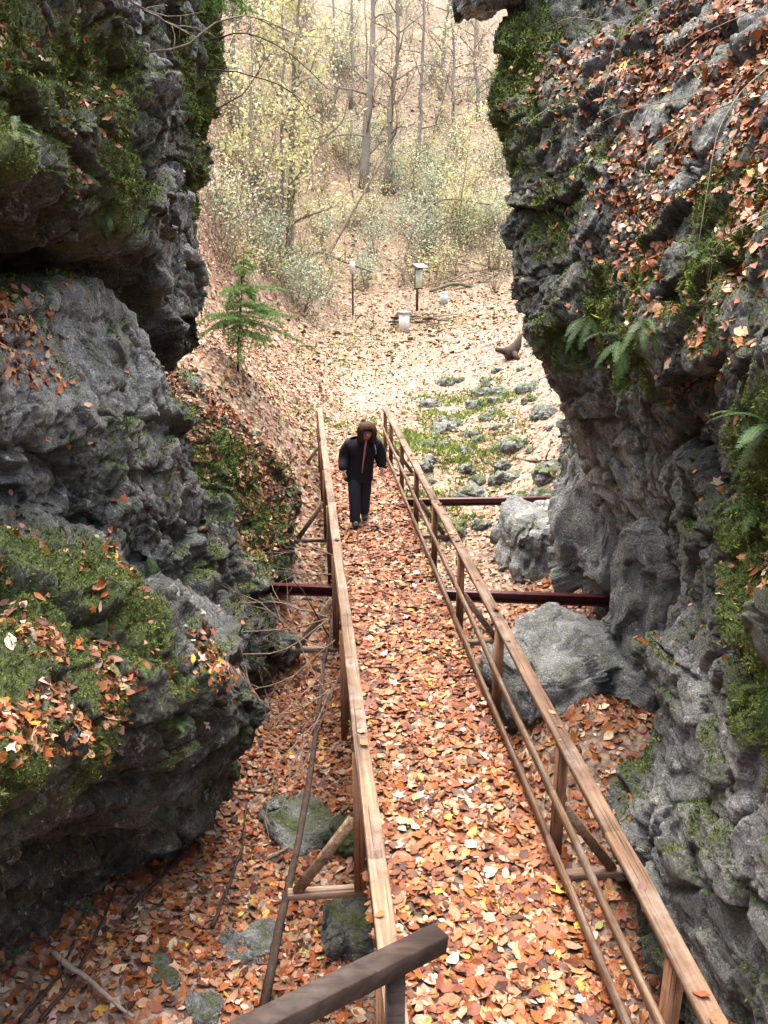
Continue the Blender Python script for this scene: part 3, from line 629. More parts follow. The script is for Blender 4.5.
# leaves on the deck
N = 27000
q = np.column_stack([r_.uniform(.36, 1.84, N), 2.0+16.8*r_.random(N)])
keep = r_.random(N) < .72+.28*sstep(.3, .6, .5+.8*fbm(_gn(q), .5, 3, 21)); q = q[keep]
p = np.column_stack([q, .004+r_.uniform(0, .028, len(q))])
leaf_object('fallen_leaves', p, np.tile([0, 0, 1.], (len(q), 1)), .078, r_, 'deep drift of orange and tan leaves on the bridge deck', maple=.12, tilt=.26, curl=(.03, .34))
rl = np.column_stack([np.where(r_.random(46) < .6, BX1, BX0-.015)+r_.normal(size=46)*.02, 2.6+r_.random(46)**1.6*14, np.full(46, 1.027)])
leaf_object('fallen_leaves', rl, np.tile([0, 0, 1.], (46, 1)), .07, r_, 'single leaves stuck on the top rails of the bridge', maple=.3, tilt=.2, curl=(.05, .4))

exec_parts = []
# ------------------------------------------------------------------ boulders
def ico(sub):
    import bmesh
    bm = bmesh.new(); bmesh.ops.create_icosphere(bm, subdivisions=sub, radius=1)
    V = np.array([v.co for v in bm.verts]); T = np.array([[v.index for v in f.verts] for f in bm.faces]); bm.free(); return V, T
ICO = {k: ico(k) for k in (3, 4, 5, 6)}
def boulder(loc, rad, rot, label, tone=.7, moss=.2, sub=5, seed=0, group=None, name='boulder', rough=1., flat=.0):
    V, T = ICO[sub]; s = float(np.mean(rad)); p = V.copy()
    p = np.sign(p)*np.abs(p)**(.62 if rough < 1 else .8)*.93
    p = p*np.asarray(rad)
    n = V/np.asarray(rad); n /= np.linalg.norm(n, axis=1)[:, None]
    q = p+np.array(loc)
    qs = q+seed*1.7; qs = qs+.18*s*np.column_stack([vnoise(q/(s*.5), seed+k) for k in range(3)])+.05*s*np.column_stack([vnoise(q/(s*.15), seed+7+k) for k in range(3)])
    ha, ca = facets(qs, s*1.0, seed); hb, cb = facets(qs*1.3, s*.45, seed+2)
    d = s*rough*(.26*fbm(q+seed, s*1.1, 3, seed)+.36*ha+.13*hb-.03*sstep(.10, 0, cb)+.02*fbm(q, s*.30, 4, seed+5, True, .6))
    p = p+n*d[:, None]
    mm = sstep(.45, .75, moss+.35*n[:, 2]+.4*fbm(q, s*.5, 4, seed+9))
    o = mesh_np(name, p, T, M['rock_l'], None, True, fattr={'moss': mm, 'tone': np.clip(tone+.3*fbm(q, s*.6, 3, seed+4), 0, 1)})
    o.location = loc; o.rotation_euler = (0, 0, rot)
    tag(o, label, 'boulder' if name == 'boulder' else 'stone', group)
    V2 = p; return o
boulder(P(566, 648, 10.1)+[0, 0, -.4], (1.0, .85, .66), .4, 'large smooth pale grey boulder between the bridge and the right rock wall', 1., .05, 6, 3, rough=.55)
boulder(P(513, 672, 10.4)+[0, 0, -.55], (.45, .6, .42), .2, 'low greenish boulder right beside the bridge posts', .75, .2, 5, 13, rough=.6)
boulder(P(608, 512, 12.2)+[0, 0, -.1], (.62, .9, 1.55), .3, 'tall pale grey rock column behind the nearer steel beam end', 1., .05, 6, 5, rough=.6)
boulder(P(540, 530, 15.3)+[0, 0, -.3], (.85, .95, .8), 0, 'rounded pale green boulder under the farther steel beam', .95, .15, 6, 8, rough=.7)
boulder(P(674, 600, 9.6), (.58, .65, 1.05), .5, 'dark grey rock block leaning at the foot of the right wall', .5, .05, 6, 9, rough=.6)
boulder(P(625, 660, 9.7)+[0, 0, -.5], (.35, .5, .6), .8, 'pale block wedged under the dark grey rock block', .9, .05, 5, 15, rough=.6)
boulder(P(470, 640, 10.4)+[0, 0, -.7], (.3, .35, .3), 1., 'dark mossy stone in the shade beside the bridge post', .1, .6, 5, 35)
boulder(P(489, -14, 11.2), (.34, .9, .40), .2, 'brown rock knob jutting out above the leafy right wall', .15, .0, 5, 37, rough=.7)
# field of mossy stones by the clearing
rs = random.Random(4)
spots = [(500, 395), (530, 388), (475, 412), (455, 425), (445, 440), (468, 432), (482, 440), (462, 452), (478, 462), (525, 425), (545, 400), (515, 455), (440, 430), (430, 445), (490, 415), (505, 410), (452, 470), (435, 480), (495, 470), (470, 475), (540, 440), (557, 420), (425, 460), (520, 400), (512, 470), (484, 490), (455, 492), (498, 448), (485, 402), (510, 432)]
for k in range(40): spots.append((rs.uniform(425, 560), rs.uniform(385, 500)))
for i, (px, py) in enumerate(spots):
    pos = Zp(px+rs.uniform(-4, 4), py+rs.uniform(-3, 3), -.25)
    r = rs.choice([.10, .14, .18, .22, .30])*rs.uniform(.85, 1.2)*(1.3 if i in (0, 1, 2) else 1)
    pos[2] = gz(pos[0], pos[1])+r*.05
    boulder(pos, (r*rs.uniform(.9, 1.3), r*rs.uniform(.9, 1.2), r*.75), rs.uniform(0, 3), 'mossy stone in the scatter right of the far bridge end', .45+.3*rs.random(), .18+.25*rs.random(), 5, 50+i, 'mossy stones by the clearing', 'stone')

# ------------------------------------------------------------------ vegetation
def wander(a, d, L, n, wob, rng, droop=0., up=0.):
    pts = [np.array(a, float)]; d = np.array(d, float); d /= np.linalg.norm(d)
    for k in range(n):
        d = d+rng.normal(size=3)*wob+np.array([0, 0, up-droop]); d /= np.linalg.norm(d)
        pts.append(pts[-1]+d*L/n)
    return np.array(pts)
TREEPAL = np.array([[.58, .57, .24], [.64, .63, .38], [.50, .54, .28], [.54, .48, .27], [.47, .53, .32]]); TREEW = np.array([.3, .25, .2, .15, .1])
BUSHPAL = np.array([[.38, .49, .35], [.46, .56, .42], [.52, .58, .38], [.29, .40, .27], [.56, .56, .40]]); BUSHW = np.array([.25, .25, .2, .15, .15])
def plant_leaves(tips, per, spread, size, rng, pal, w):
    if per <= 0 or not len(tips): return None
    tips = np.array(tips); n = int(len(tips)*per); i = rng.integers(len(tips), size=n)
    p = tips[i]+rng.normal(size=(n, 3))*spread
    nr = rng.normal(size=(n, 3))+[0, 0, .8]; nr /= np.linalg.norm(nr, axis=1)[:, None]
    return leaf_batch(p, nr, np.full(n, size), tmpl_beech(), rng, pick_cols(n, rng, pal, w, .15))
def crown_mesh(name, mb_t, lv, root, barkm, leafm):
    """twigs and leaves of a crown as one part"""
    V = [np.vstack(mb_t.v)]; q = [np.vstack(mb_t.f4)]; t = [np.vstack(mb_t.f3)] if mb_t.f3 else []
    C = [np.tile([.2, .16, .12], (len(V[0]), 1))]; o = len(V[0]); nq0 = len(q[0]); nt0 = len(t[0]) if t else 0
    nq = nt = 0
    if lv is not None:
        V.append(lv[0]); q.append(lv[1]+o); t.append(lv[2]+o); C.append(lv[3]); nq = len(lv[1]); nt = len(lv[2])
    fs = [np.vstack(q)]
    idx = [0]*nq0+[1]*nq
    if t: fs.append(np.vstack(t)); idx += [0]*nt0+[1]*nt
    return mesh_np(name, np.vstack(V), fs, [barkm, leafm], root, True, cattr={'col': np.vstack(C)}, matidx=idx)
def make_tree(base, top, r0, label, seed, cat='tree', name='bare_tree', bark='bark', nbr=14, blen=2.4, leaf=0., pal=TREEPAL, w=TREEW, start=.25, wob=.04, lsize=.11, sub=4, group=None, fork=None, up=.03, spread=.3, trunk_name='trunk'):
    rng = np.random.default_rng(seed); base = np.array(base, float); top = np.array(top, float)
    root = empty(name, base, label=label, cat=cat, group=group)
    H = np.linalg.norm(top-base); nseg = 14
    line = np.linspace(0, 1, nseg+1)[:, None]*(top-base)[None]
    wv = np.cumsum(rng.normal(size=(nseg+1, 3))*[1, 1, .1]*H*wob/3, 0); wv -= np.linspace(0, 1, nseg+1)[:, None]*wv[-1]; wv -= wv[0]*np.linspace(1, 0, nseg+1)[:, None]
    tp = line+wv; tp[0, 2] -= .25
    rr = r0*(1-np.linspace(0, 1, nseg+1)**.9*.82); rr[0] *= 1.25
    mt = MB(); mt.tube(tp, rr, 9); mc = MB(); tips = []
    for k in range(nbr):
        t = start+(1-start)*(k+rng.random())/nbr; i = min(int(t*nseg), nseg-1); f = t*nseg-i
        a = tp[i]*(1-f)+tp[i+1]*f; an = rng.uniform(0, 2*pi); el = rng.uniform(.1, .8)
        L_ = blen*rng.uniform(.5, 1.15)*(1.15-.6*t)
        pts = wander(a, (cos(an), sin(an), el), L_, 7, .16, rng, 0, up)
        r1 = min(r0*(1-t*.8)*.42, .05+r0*.12)
        (mt if r1 > .035 else mc).tube(pts, np.linspace(r1, r1*.3, 8), 5)
        for j in range(sub):
            s_ = rng.integers(2, 8); d = rng.normal(size=3)*.8+(pts[-1]-pts[0])/L_+[0, 0, .2]
            p2 = wander(pts[s_], d, L_*rng.uniform(.3, .6), 5, .2, rng, 0, up)
            mc.tube(p2, np.linspace(max(r1*.32, .008), .004, 6), 4, False); tips += list(p2[2:])
            for jj in range(2):
                p3 = wander(p2[rng.integers(1, 5)], d+rng.normal(size=3)*.8, L_*.3, 3, .25, rng); mc.tube(p3, np.linspace(.008, .003, 4), 3, False); tips += list(p3[1:])
    mt.build(trunk_name, M[bark], root, True)
    if mc.v: crown_mesh('crown' if cat == 'tree' else 'foliage', mc, plant_leaves(tips, leaf, spread, lsize, rng, pal, w), root, M['twig'], M['green'])
    return root
def onground(px, py, d):
    """ground point below/above the sighted spot at that distance"""
    p = P(px, py, d); p[2] = gz(p[0], p[1]); return p
def hill_hit(px, py):
    d = np.arange(14, 120, .2); r = FW + RT*(px-384)/F + UP*(512-py)/F; p = CAM+d[:, None]*r
    i = np.argmax(p[:, 2] <= ground(p[:, :2])); p = p[i if i else -1]
    p[2] = gz(p[0], p[1]); return p
# trees one can tell apart: foot pixel, head pixel, thickness px
for i, (fx, fy, hx, hy, wpx, lab, bark, leaf, nbr, bl) in enumerate([
    (288, 268, 304, -60, 9, 'slim tree with pale yellow leaves rising left of the signs', 'bark', 4., 20, 2.6),
    (281, 262, 284, -20, 6, 'thin crooked tree growing right against the yellow leaved tree', 'bark', 2.5, 12, 2.),
    (364, 190, 373, -90, 10, 'thick pale trunk in the middle of the wooded slope', 'bark_pale', .3, 12, 3.4),
    (384, 195, 402, -90, 7, 'dark forked trunk right of the thick pale trunk', 'bark', .2, 16, 4.2),
    (247, 262, 248, -40, 4, 'very thin grey sapling closest to the left rock wall', 'bark', .8, 12, 1.6),
    (417, 170, 424, -80, 5, 'slender leaning grey tree high on the slope', 'bark_pale', .2, 14, 3.),
    (455, 150, 447, -80, 4, 'thin grey pole tree near the right rock edge', 'bark_pale', .2, 14, 2.6),
    (335, 150, 330, -80, 4, 'thin upright tree in the gap left of the thick pale trunk', 'bark_pale', .3, 12, 2.4),
    (478, 120, 470, -80, 4, 'grey twiggy tree at the top right of the slope', 'bark_pale', .1, 16, 2.6),
    (232, 130, 236, -80, 5, 'thin pale tree half behind the left rock wall', 'bark_pale', .8, 12, 2.2),
    (350, 110, 352, -90, 4, 'faint thin tree far up the slope', 'bark_pale', .2, 14, 2.6),
    (440, 100, 452, -90, 5, 'faint forked tree far up the right slope', 'bark_pale', .1, 16, 3.)]):
    b = hill_hit(fx, fy); d = float((b-CAM)@FW); t = P(hx, hy, d*1.0)
    tr_ = make_tree(b, t, wpx*d/F/2, lab, 200+i, bark=bark, leaf=leaf, nbr=nbr, blen=bl, start=.12, wob=.014, lsize=.13, sub=6)
FIRST = [o for o in bpy.data.objects if o.get('label', '').startswith('slim tree with pale yellow')][0]
fb = np.array(FIRST.location); fd = float((fb-CAM)@FW)
for path, r_l in (([(296, 182), (308, 160), (326, 138), (350, 133), (385, 140)], .07), ([(326, 138), (343, 122), (347, 105), (352, 84)], .045), ([(286, 200), (268, 205), (252, 216)], .05)):
    LP = np.array([P(x, y, fd-.1*k) for k, (x, y) in enumerate(path)])-fb; tt = np.linspace(0, 1, 11); LQ = np.column_stack([np.interp(tt, np.linspace(0, 1, len(path)), LP[:, k]) for k in range(3)]); LQ[1:-1] = (LQ[:-2]+2*LQ[1:-1]+LQ[2:])/4
    m = MB(); m.tube(LQ, np.linspace(r_l, r_l*.3, 11), 6); rng = np.random.default_rng(len(path))
    for k in range(8): m.tube(wander(LQ[rng.integers(3, 11)], rng.normal(size=3)+[0, 0, .3], 1.0, 5, .2, rng), np.linspace(.018, .005, 6), 4)
    m.build('limb', M['bark'], FIRST, True)
rs = random.Random(77)
for k in range(10):
    fx = rs.uniform(212, 500); fy = rs.uniform(60, 250); b = hill_hit(fx, fy); d = float((b-CAM)@FW); t = b+np.array([rs.uniform(-2, 2), rs.uniform(-.5, .5), rs.uniform(5, 10)])
    yel = rs.random() < .4
    make_tree(b, t, rs.uniform(.035, .075), 'thin yellow leaved sapling on the slope' if yel else 'thin bare grey sapling on the slope', 1300+k, name='sapling', bark='bark_pale' if rs.random() < .7 else 'bark', leaf=1.4 if yel else .05, nbr=10, blen=1.6, start=.15, wob=.02, lsize=.12, sub=5, group='yellow leaved saplings' if yel else 'bare saplings')
# leaning dead stems and arching brush
for i, (pts, r, lab) in enumerate([
    ([(325, 262), (345, 225), (372, 178), (400, 130)], .10, 'bare stem leaning right across the slope behind the signs'),
    ([(405, 262), (412, 225), (440, 196), (492, 205)], .09, 'bare arching stem bending right above the information board'),
    ([(415, 265), (428, 232), (455, 218), (498, 235)], .07, 'second arching stem just below the taller arching one'),
    ([(300, 262), (318, 250), (345, 262), (372, 272)], .10, 'fallen branch lying left of the information board'),
    ([(430, 292), (455, 282), (480, 290), (500, 285)], .12, 'fallen brown log at the foot of the right slope')]):
    a = hill_hit(*pts[0]); d = float((a-CAM)@FW); P3 = np.array([P(x, y, d+.3*k) for k, (x, y) in enumerate(pts)])
    tt = np.linspace(0, 1, 13); P4 = np.column_stack([np.interp(tt, np.linspace(0, 1, len(pts)), P3[:, k]) for k in range(3)])
    P4[1:-1] = (P4[:-2]+2*P4[1:-1]+P4[2:])/4; P4[1:-1] = (P4[:-2]+2*P4[1:-1]+P4[2:])/4
    m = MB(); m.tube(P4-a, np.linspace(r, r*.4, 13), 7); rng = np.random.default_rng(i)
    for k in range(9):
        j = rng.integers(3, 12); m.tube(wander(P4[j]-a, rng.normal(size=3)+[0, 0, .8], 1.2, 5, .2, rng), np.linspace(.025, .006, 6), 4)
    o = m.build('fallen_branch' if i > 2 else 'bent_sapling', M['bark'], None, True); o.location = a; tag(o, lab, 'branch')
# undergrowth on the slope
rs = random.Random(21)
B = [(400, 225, 'pale green'), (432, 240, 'pale green'), (375, 240, 'pale green'), (470, 180, 'yellow green'), (490, 215, 'yellow green'), (445, 170, 'yellow green'), (350, 215, 'yellow green'), (320, 225, 'pale green'), (415, 195, 'yellow green'), (485, 255, 'bare brown'), (460, 262, 'bare brown'), (395, 165, 'yellow green'),
     (315, 180, 'bare brown'), (265, 235, 'pale green'), (225, 210, 'yellow green'), (255, 180, 'bare brown'), (350, 160, 'bare brown'), (500, 150, 'yellow green'), (460, 130, 'bare brown'), (430, 120, 'bare brown'), (330, 110, 'bare brown'), (260, 120, 'bare brown'), (490, 90, 'bare brown'), (450, 70, 'bare brown'), (480, 45, 'bare brown'), (420, 60, 'bare brown'), (300, 130, 'bare brown'), (400, 95, 'bare brown'), (365, 275, 'pale green'), (440, 215, 'pale green'), (300, 285, 'pale green'), (495, 280, 'bare brown'), (380, 130, 'bare brown'), (235, 160, 'yellow green'), (470, 235, 'yellow green'), (505, 235, 'bare brown'), (340, 60, 'bare brown'), (270, 60, 'bare brown'), (500, 60, 'bare brown'), (310, 300, 'pale green'), (225, 250, 'bare brown')]
for k in range(78):
    px = rs.uniform(205, 515); py = rs.uniform(-5, 285); u = rs.random()
    B.append((px, py, 'bare brown' if (py < 110 and u < .6) or u < .2 else ('yellow green' if u < .62 else 'pale green')))
for i, (px, py, kd) in enumerate(B):
    b = hill_hit(px+rs.uniform(-6, 6), py+12); d = float((b-CAM)@FW)
    rng = np.random.default_rng(900+i); o = empty('shrub', b, label={'pale green': 'loose pale green shrub on the slope', 'yellow green': 'thin shrub with yellow green leaves on the slope', 'bare brown': 'bare twiggy brown shrub on the slope'}[kd], cat='shrub', group={'pale green': 'pale green shrubs behind the clearing', 'yellow green': 'yellow green shrubs on the slope', 'bare brown': 'bare shrubs on the slope'}[kd])
    ms = MB(); mc = MB(); tips = []; H = rs.uniform(1.8, 3.4)*(1 if d < 60 else 1.3)
    for k in range(7):
        an = rng.uniform(0, 2*pi); pts = wander((rng.normal()*.2, rng.normal()*.2, -.1), (cos(an)*.45, sin(an)*.45, 1), H*rng.uniform(.6, 1.1), 8, .12, rng)
        ms.tube(pts, np.linspace(.022, .008, 9), 5)
        for j in range(7):
            s_ = rng.integers(2, 8); p2 = wander(pts[s_], rng.normal(size=3)+[0, 0, .5], H*.35, 5, .22, rng); mc.tube(p2, np.linspace(.011, .004, 6), 3, False); tips += list(p2[1:])
            p3 = wander(p2[2], rng.normal(size=3)+[0, 0, .3], H*.2, 3, .22, rng); mc.tube(p3, np.linspace(.008, .004, 4), 3, False); tips += list(p3)
    ms.build('stem', M['bark'], o, True)
    lv = plant_leaves(tips, {'pale green': 2.6, 'yellow green': 2.4, 'bare brown': .4}[kd], .32, .085, rng, BUSHPAL if kd == 'pale green' else TREEPAL, BUSHW if kd == 'pale green' else TREEW)
    crown_mesh('foliage', mc, lv, o, M['twig'], M['green'])

# young spruce on the bank
NEEDLE = np.array([[.11, .19, .05], [.16, .25, .07], [.23, .33, .11], [.08, .14, .045]]); NW = np.array([.35, .3, .15, .2])
def needles(lines, per_m, ln, rng):
    ps = []; ds = []
    for pts in lines:
        seg = np.linalg.norm(np.diff(pts, axis=0), axis=1); Lt = seg.sum(); n = int(Lt*per_m)
        t = rng.random(n)*(len(pts)-1); i = t.astype(int); f = (t-i)[:, None]
        ps.append(pts[i]*(1-f)+pts[i+1]*f); d = (pts[i+1]-pts[i]); d /= np.linalg.norm(d, axis=1)[:, None]
        s = rng.normal(size=(n, 3)); s[:, 2] *= .35; s -= d*(s*d).sum(1)[:, None]; s /= np.linalg.norm(s, axis=1)[:, None]+1e-9
        ds.append(d*.6+s)
    p = np.vstack(ps); d = np.vstack(ds); d /= np.linalg.norm(d, axis=1)[:, None]
    N = len(p); a = np.cross(d, rng.normal(size=(N, 3))); a /= np.linalg.norm(a, axis=1)[:, None]
    w = .09*ln; l = ln*rng.uniform(.7, 1.2, N)[:, None]
    V = np.stack([p-a*w, p+a*w, p+d*l+a*w*.4, p+d*l-a*w*.4], 1).reshape(-1, 3)
    f = (np.arange(N)*4)[:, None]+np.arange(4)[None]
    return V, f, np.repeat(pick_cols(N, rng, NEEDLE, NW, .2), 4, 0)
def conifer(base, top, r0, levels, label, seed):
    rng = np.random.default_rng(seed); base = np.array(base, float); H = np.array(top)-base
    root = empty('young_spruce', base, label=label, cat='tree')
    m = MB(); tp = np.linspace(-.03, 1, 9)[:, None]*H; tp[1:-1] += rng.normal(size=(7, 3))*.012; m.tube(tp, np.linspace(r0, r0*.3, 9), 6); m.build('trunk', M['bark_dark'], root, True)
    lines = []
    for f, L_, n in levels:
        for k in range(n):
            an = 2*pi*k/n+rng.uniform(-.4, .4); pts = wander(H*min(.97, f+rng.normal()*.045), (cos(an)+.35, sin(an), rng.uniform(-.35, .3)), L_*rng.uniform(.35, 1.2)*(1.35 if cos(an) > 0 else .85), 6, .11, rng, .10)
            lines.append(pts)
            for j in range(1, 6):
                for sd in (-1, 1):
                    d = (pts[j+1]-pts[j-1]); d /= np.linalg.norm(d); s = np.cross(d, [0, 0, 1])*sd
                    lines.append(wander(pts[j], d*.8+s+[0, 0, rng.normal()*.12], L_*.5*(1-j/7.5), 4, .08, rng, .05))
    V, f, c = needles(lines, 460, .045, rng)
    mesh_np('crown', V, f, M['green'], root, False, cattr={'col': c})
    return root
b = hill_hit(238, 378); d_ = float((b-CAM)@FW)
conifer(b, P(244, 248, d_), .03, [(.34, .8, 5), (.42, 1.1, 7), (.50, .95, 6), (.58, .85, 6), (.68, .6, 5), (.78, .45, 4), (.88, .3, 3), (.95, .15, 2)], 'young green spruce leaning over the leafy bank left of the bridge', 77)

# ferns
FERN = np.array([[.035, .085, .018], [.055, .12, .025], [.085, .155, .035], [.03, .06, .016]]); FWt = np.array([.35, .3, .15, .2])
def fern(at, out, L_, n, label, seed, spreadz=.8):
    rng = np.random.default_rng(seed); root = empty('fern', at, label=label, cat='fern'); out = np.array(out, float); out /= np.linalg.norm(out)
    for k in range(n):
        d = out+np.array([rng.normal()*.6, rng.normal()*.8, rng.uniform(-.6, spreadz)]); pts = wander((0, 0, 0), d, L_*rng.uniform(.6, 1.1), 10, .04, rng, .13)
        T = np.gradient(pts, axis=0); V = []; f4 = []; C = []
        m = MB(); m.tube(pts, np.linspace(.0035, .0012, 11), 4); sv = np.vstack(m.v); 
        for j in np.linspace(.10, .99, 34):
            i = min(int(j*10), 9); fr = j*10-i; c = pts[i]*(1-fr)+pts[i+1]*fr; t = T[i]/np.linalg.norm(T[i])
            s = np.cross(t, [0, 0, 1]); s /= np.linalg.norm(s)+1e-9; lw = L_*.105*sin(pi*min(1, j*.85+.12))**.8+.006
            for sd in (-1, 1):
                e = c+s*sd*lw+t*lw*.35+np.array([0, 0, -.12*lw+rng.normal()*.004]); w = t*L_*.0085
                o = len(V); V += [c-w, c+w, e+w*.25, e-w*.25]; f4.append((o, o+1, o+2, o+3))
        cc = pick_cols(1, rng, FERN, FWt, .15)[0]
        mesh_np('frond', np.vstack([np.array(V), sv]), [np.vstack([np.array(f4), np.vstack(m.f4)+len(V)]), np.vstack(m.f3)+len(V)], M['green'], root, False, cattr={'col': np.tile(cc, (len(V)+len(sv), 1))})
    return root
def on_cliff(S, px, py, d):
    """nearest cliff surface point to the sighted place"""
    c = P(px, py, d); r = (c-CAM)/np.linalg.norm(c-CAM); v = S['base']-CAM; t = v@r
    off = np.linalg.norm(v-t[:, None]*r, axis=1); ok = np.where(off < .05*1.0, t, 1e9); i = int(np.argmin(ok))
    if ok[i] > 1e8: i = int(np.argmin(np.linalg.norm(S['base']-c, axis=1)))
    return S['base'][i]+S['n'][i]*.01, S['n'][i]
for i, (S, px, py, d, Lf, n, lab) in enumerate([
    (RIGHT, 592, 322, 8.6, .46, 10, 'large drooping fern hanging off the right rock edge above the beams'),
    (RIGHT, 618, 345, 8.2, .4, 6, 'small fern next to the large drooping fern'),
    (RIGHT, 765, 430, 4.9, .36, 7, 'fern at the right picture edge above the moss cushion'),
    (RIGHT, 768, 690, 4.8, .26, 5, 'little bright fern on the moss cushion low on the right'),
    (RIGHT, 562, 335, 9.6, .38, 6, 'fern to the left of the large drooping fern, on the outer rock edge'),
    (RIGHT, 640, 318, 7.6, .36, 6, 'fern among the moss right of the small fern, under the leafy slope'),
    (RIGHT, 750, 505, 5.4, .24, 6, 'fern in the middle of the moss cushion on the right edge'),
    (RIGHT, 742, 420, 5.6, .30, 6, 'fern just left of the one at the right picture edge'),
    (RIGHT, 700, 250, 6.1, .24, 5, 'small fern in the leafy slope of the right wall'),
    (RIGHT, 494, 75, 10.6, .5, 6, 'fern tuft on the outer edge of the right wall high up'),
    (LEFT, 150, 560, 7., .22, 5, 'tiny fern above the mossy ledge on the left'),
    (LEFT, 140, 660, 6.1, .2, 5, 'tiny fern beside the leaf heap on the left ledge'),
    (LEFT, 180, 725, 6.8, .2, 5, 'lowest tiny fern on the left mossy mass'),
    (LEFT, 20, 130, 5.2, .22, 5, 'small fern hanging on the upper left mossy wall'),
    (LEFT, 110, 215, 7.4, .25, 5, 'small bright fern on the lip over the left cave')]):
    p, nn = on_cliff(S, px, py, d); fern(p, nn+np.array([0, -.3, .1]), Lf, n, lab, 500+i)

# sticks and poles
def stick(name, pts, r, label, mat='bark_dark', seed=0, side=0, cat='stick', tip=.5, sides=7):
    rng = np.random.default_rng(seed); pts = np.array(pts, float); a = pts[0].copy(); n = 12
    tt = np.linspace(0, 1, n+1); Q = np.column_stack([np.interp(tt, np.linspace(0, 1, len(pts)), pts[:, k]) for k in range(3)])-a
    Q[1:-1] += rng.normal(size=(n-1, 3))*r*.5; Q[1:-1] = (Q[:-2]+2*Q[1:-1]+Q[2:])/4
    m = MB(); m.tube(Q, np.linspace(r, r*tip, n+1)*(1+rng.normal(size=n+1)*.05), sides)
    for k in range(side):
        j = rng.integers(2, n); L_ = np.linalg.norm(Q[-1])*rng.uniform(.1, .28); m.tube(wander(Q[j], rng.normal(size=3)+(Q[-1]/np.linalg.norm(Q[-1]))*.8, L_, 5, .15, rng), np.linspace(r*.35, r*.12, 6), 4)
    o = m.build(name, M[mat], None, True); o.location = a; return tag(o, label, cat)
def gp(px, py, z=-1.62, up=.05):
    p = Zp(px, py, z)
    for _ in range(6): p = Zp(px, py, gz(p[0], p[1])+up)
    return p
def at_y(px, py, yy):
    r = FW + RT*(px-384)/F + UP*(512-py)/F; return CAM + r*(yy/r[1])
stick('dark_pole', [gp(262, 1016, up=.08), at_y(298, 850, 6.4), at_y(322, 700, 8.2), at_y(336, 585, 10.6)], .042, 'long dark slim trunk leaning against the left side of the bridge', 'bark_dark', 1, 4, 'pole', .45, 9)
stick('stick', [gp(124, 916), gp(170, 868), gp(215, 815)], .028, 'dark rotten stick with its end towards the mossy wall', 'bark_dark', 2, 1)
stick('stick', [gp(212, 926), gp(228, 885), gp(243, 845), gp(247, 800)], .022, 'thin dark stick lying between the boulder and the rotten stick', 'bark_dark', 3, 3)
stick('stick', [gp(52, 952, up=.12), gp(95, 985, up=.1), gp(134, 1017, up=.08)], .028, 'straight grey stick across the leaves at the lower left', 'deadwood', 4)
stick('stick', [gp(40, 1020), gp(75, 980), gp(128, 862)], .02, 'dark thin stick hugging the foot of the left wall', 'bark_dark', 5, 1)
stick('stick', [gp(172, 782, up=.15), gp(240, 790, up=.1), gp(285, 798, up=.1), gp(318, 806, up=.1)], .02, 'dark stick lying crosswise behind the greenish boulder', 'bark_dark', 6, 2)
stick('stick', [gp(265, 860), gp(320, 830), gp(350, 805)], .02, 'brown broken stick beside the near left brace', 'bark', 7, 1)
stick('stick', [gp(505, 458, -.3), gp(530, 462, -.3), gp(562, 460, -.3)], .05, 'dark branch lying among the mossy stones', 'bark_dark', 8, 2)
stick('stick', [gp(505, 540, -1.2), gp(512, 548, -1.2), gp(517, 560, -1.2)], .035, 'pale bare stick beside the rounded boulder', 'deadwood', 9)
stick('stick', [gp(513, 572, -1.2), gp(530, 582, -1.2)], .045, 'short pale log just behind the nearer steel beam', 'deadwood', 10)
stick('stick', [gp(500, 712, -1.5, .15), gp(493, 740, -1.5, .1)], .012, 'thin white twig beside the right railing', 'deadwood', 11)
stick('stick', [gp(20, 1020, up=.1), gp(60, 975), gp(75, 940)], .02, 'thin dark stick in the lower left corner', 'bark_dark', 12)
# stones half sunk in the leaves of the gorge floor
boulder(gp(297, 826, up=.02), (.38, .55, .17), .5, 'greenish grey slab left of the near brace of the bridge', .75, .2, 5, 21, rough=.7)
boulder(gp(350, 925, up=.02), (.30, .40, .22), .1, 'dark wet boulder lying below the left rail', .12, .2, 5, 23, rough=.8)
boulder(gp(352, 838, up=.05), (.34, .3, .28), .9, 'dark mossy stone tucked behind the near left brace', .15, .45, 5, 25)
boulder(gp(250, 945, up=.0), (.28, .24, .09), .3, 'flat pale stone among the leaves near the dark pole', .8, .1, 5, 27, name='stone')
boulder(gp(162, 975, up=.0), (.10, .22, .09), .6, 'small greenish stone beside the grey stick in the leaves', .5, .3, 4, 29, name='stone')
boulder(gp(205, 1010, up=.0), (.17, .15, .09), 1.6, 'pale green stone at the bottom edge of the gorge floor', .6, .2, 4, 31, name='stone')
boulder(gp(277, 806, up=.19), (.09, .13, .05), 1.6, 'white stone on top of the greenish slab', 1., .0, 4, 33, name='stone')
boulder(gp(580, 712, -1., up=.0), (.3, .3, .16), .2, 'small flat boulder with leaves at the rim of the leaf hollow', .8, .1, 5, 19)
boulder(gp(165, 855, up=.0), (.15, .13, .10), .2, 'small grey stone at the foot of the left mossy mass', .5, .2, 4, 41, name='stone')
m = MB(); rng = np.random.default_rng(44)
for k in range(170):
    x_, y_ = rng.uniform(-2.2, 3.2), rng.uniform(2.5, 20); on = .36 < x_ < 1.84 and y_ < 18.7
    if on and rng.random() < .6: continue
    z_ = .035 if on else gz(x_, y_)+.05; an = rng.uniform(0, 2*pi); L_ = rng.uniform(.12, .5)
    m.tube(wander((x_, y_, z_), (cos(an), sin(an), 0), L_, 5, .12, rng)*[1, 1, 0]+[0, 0, z_], np.linspace(.006, .003, 6), 4)
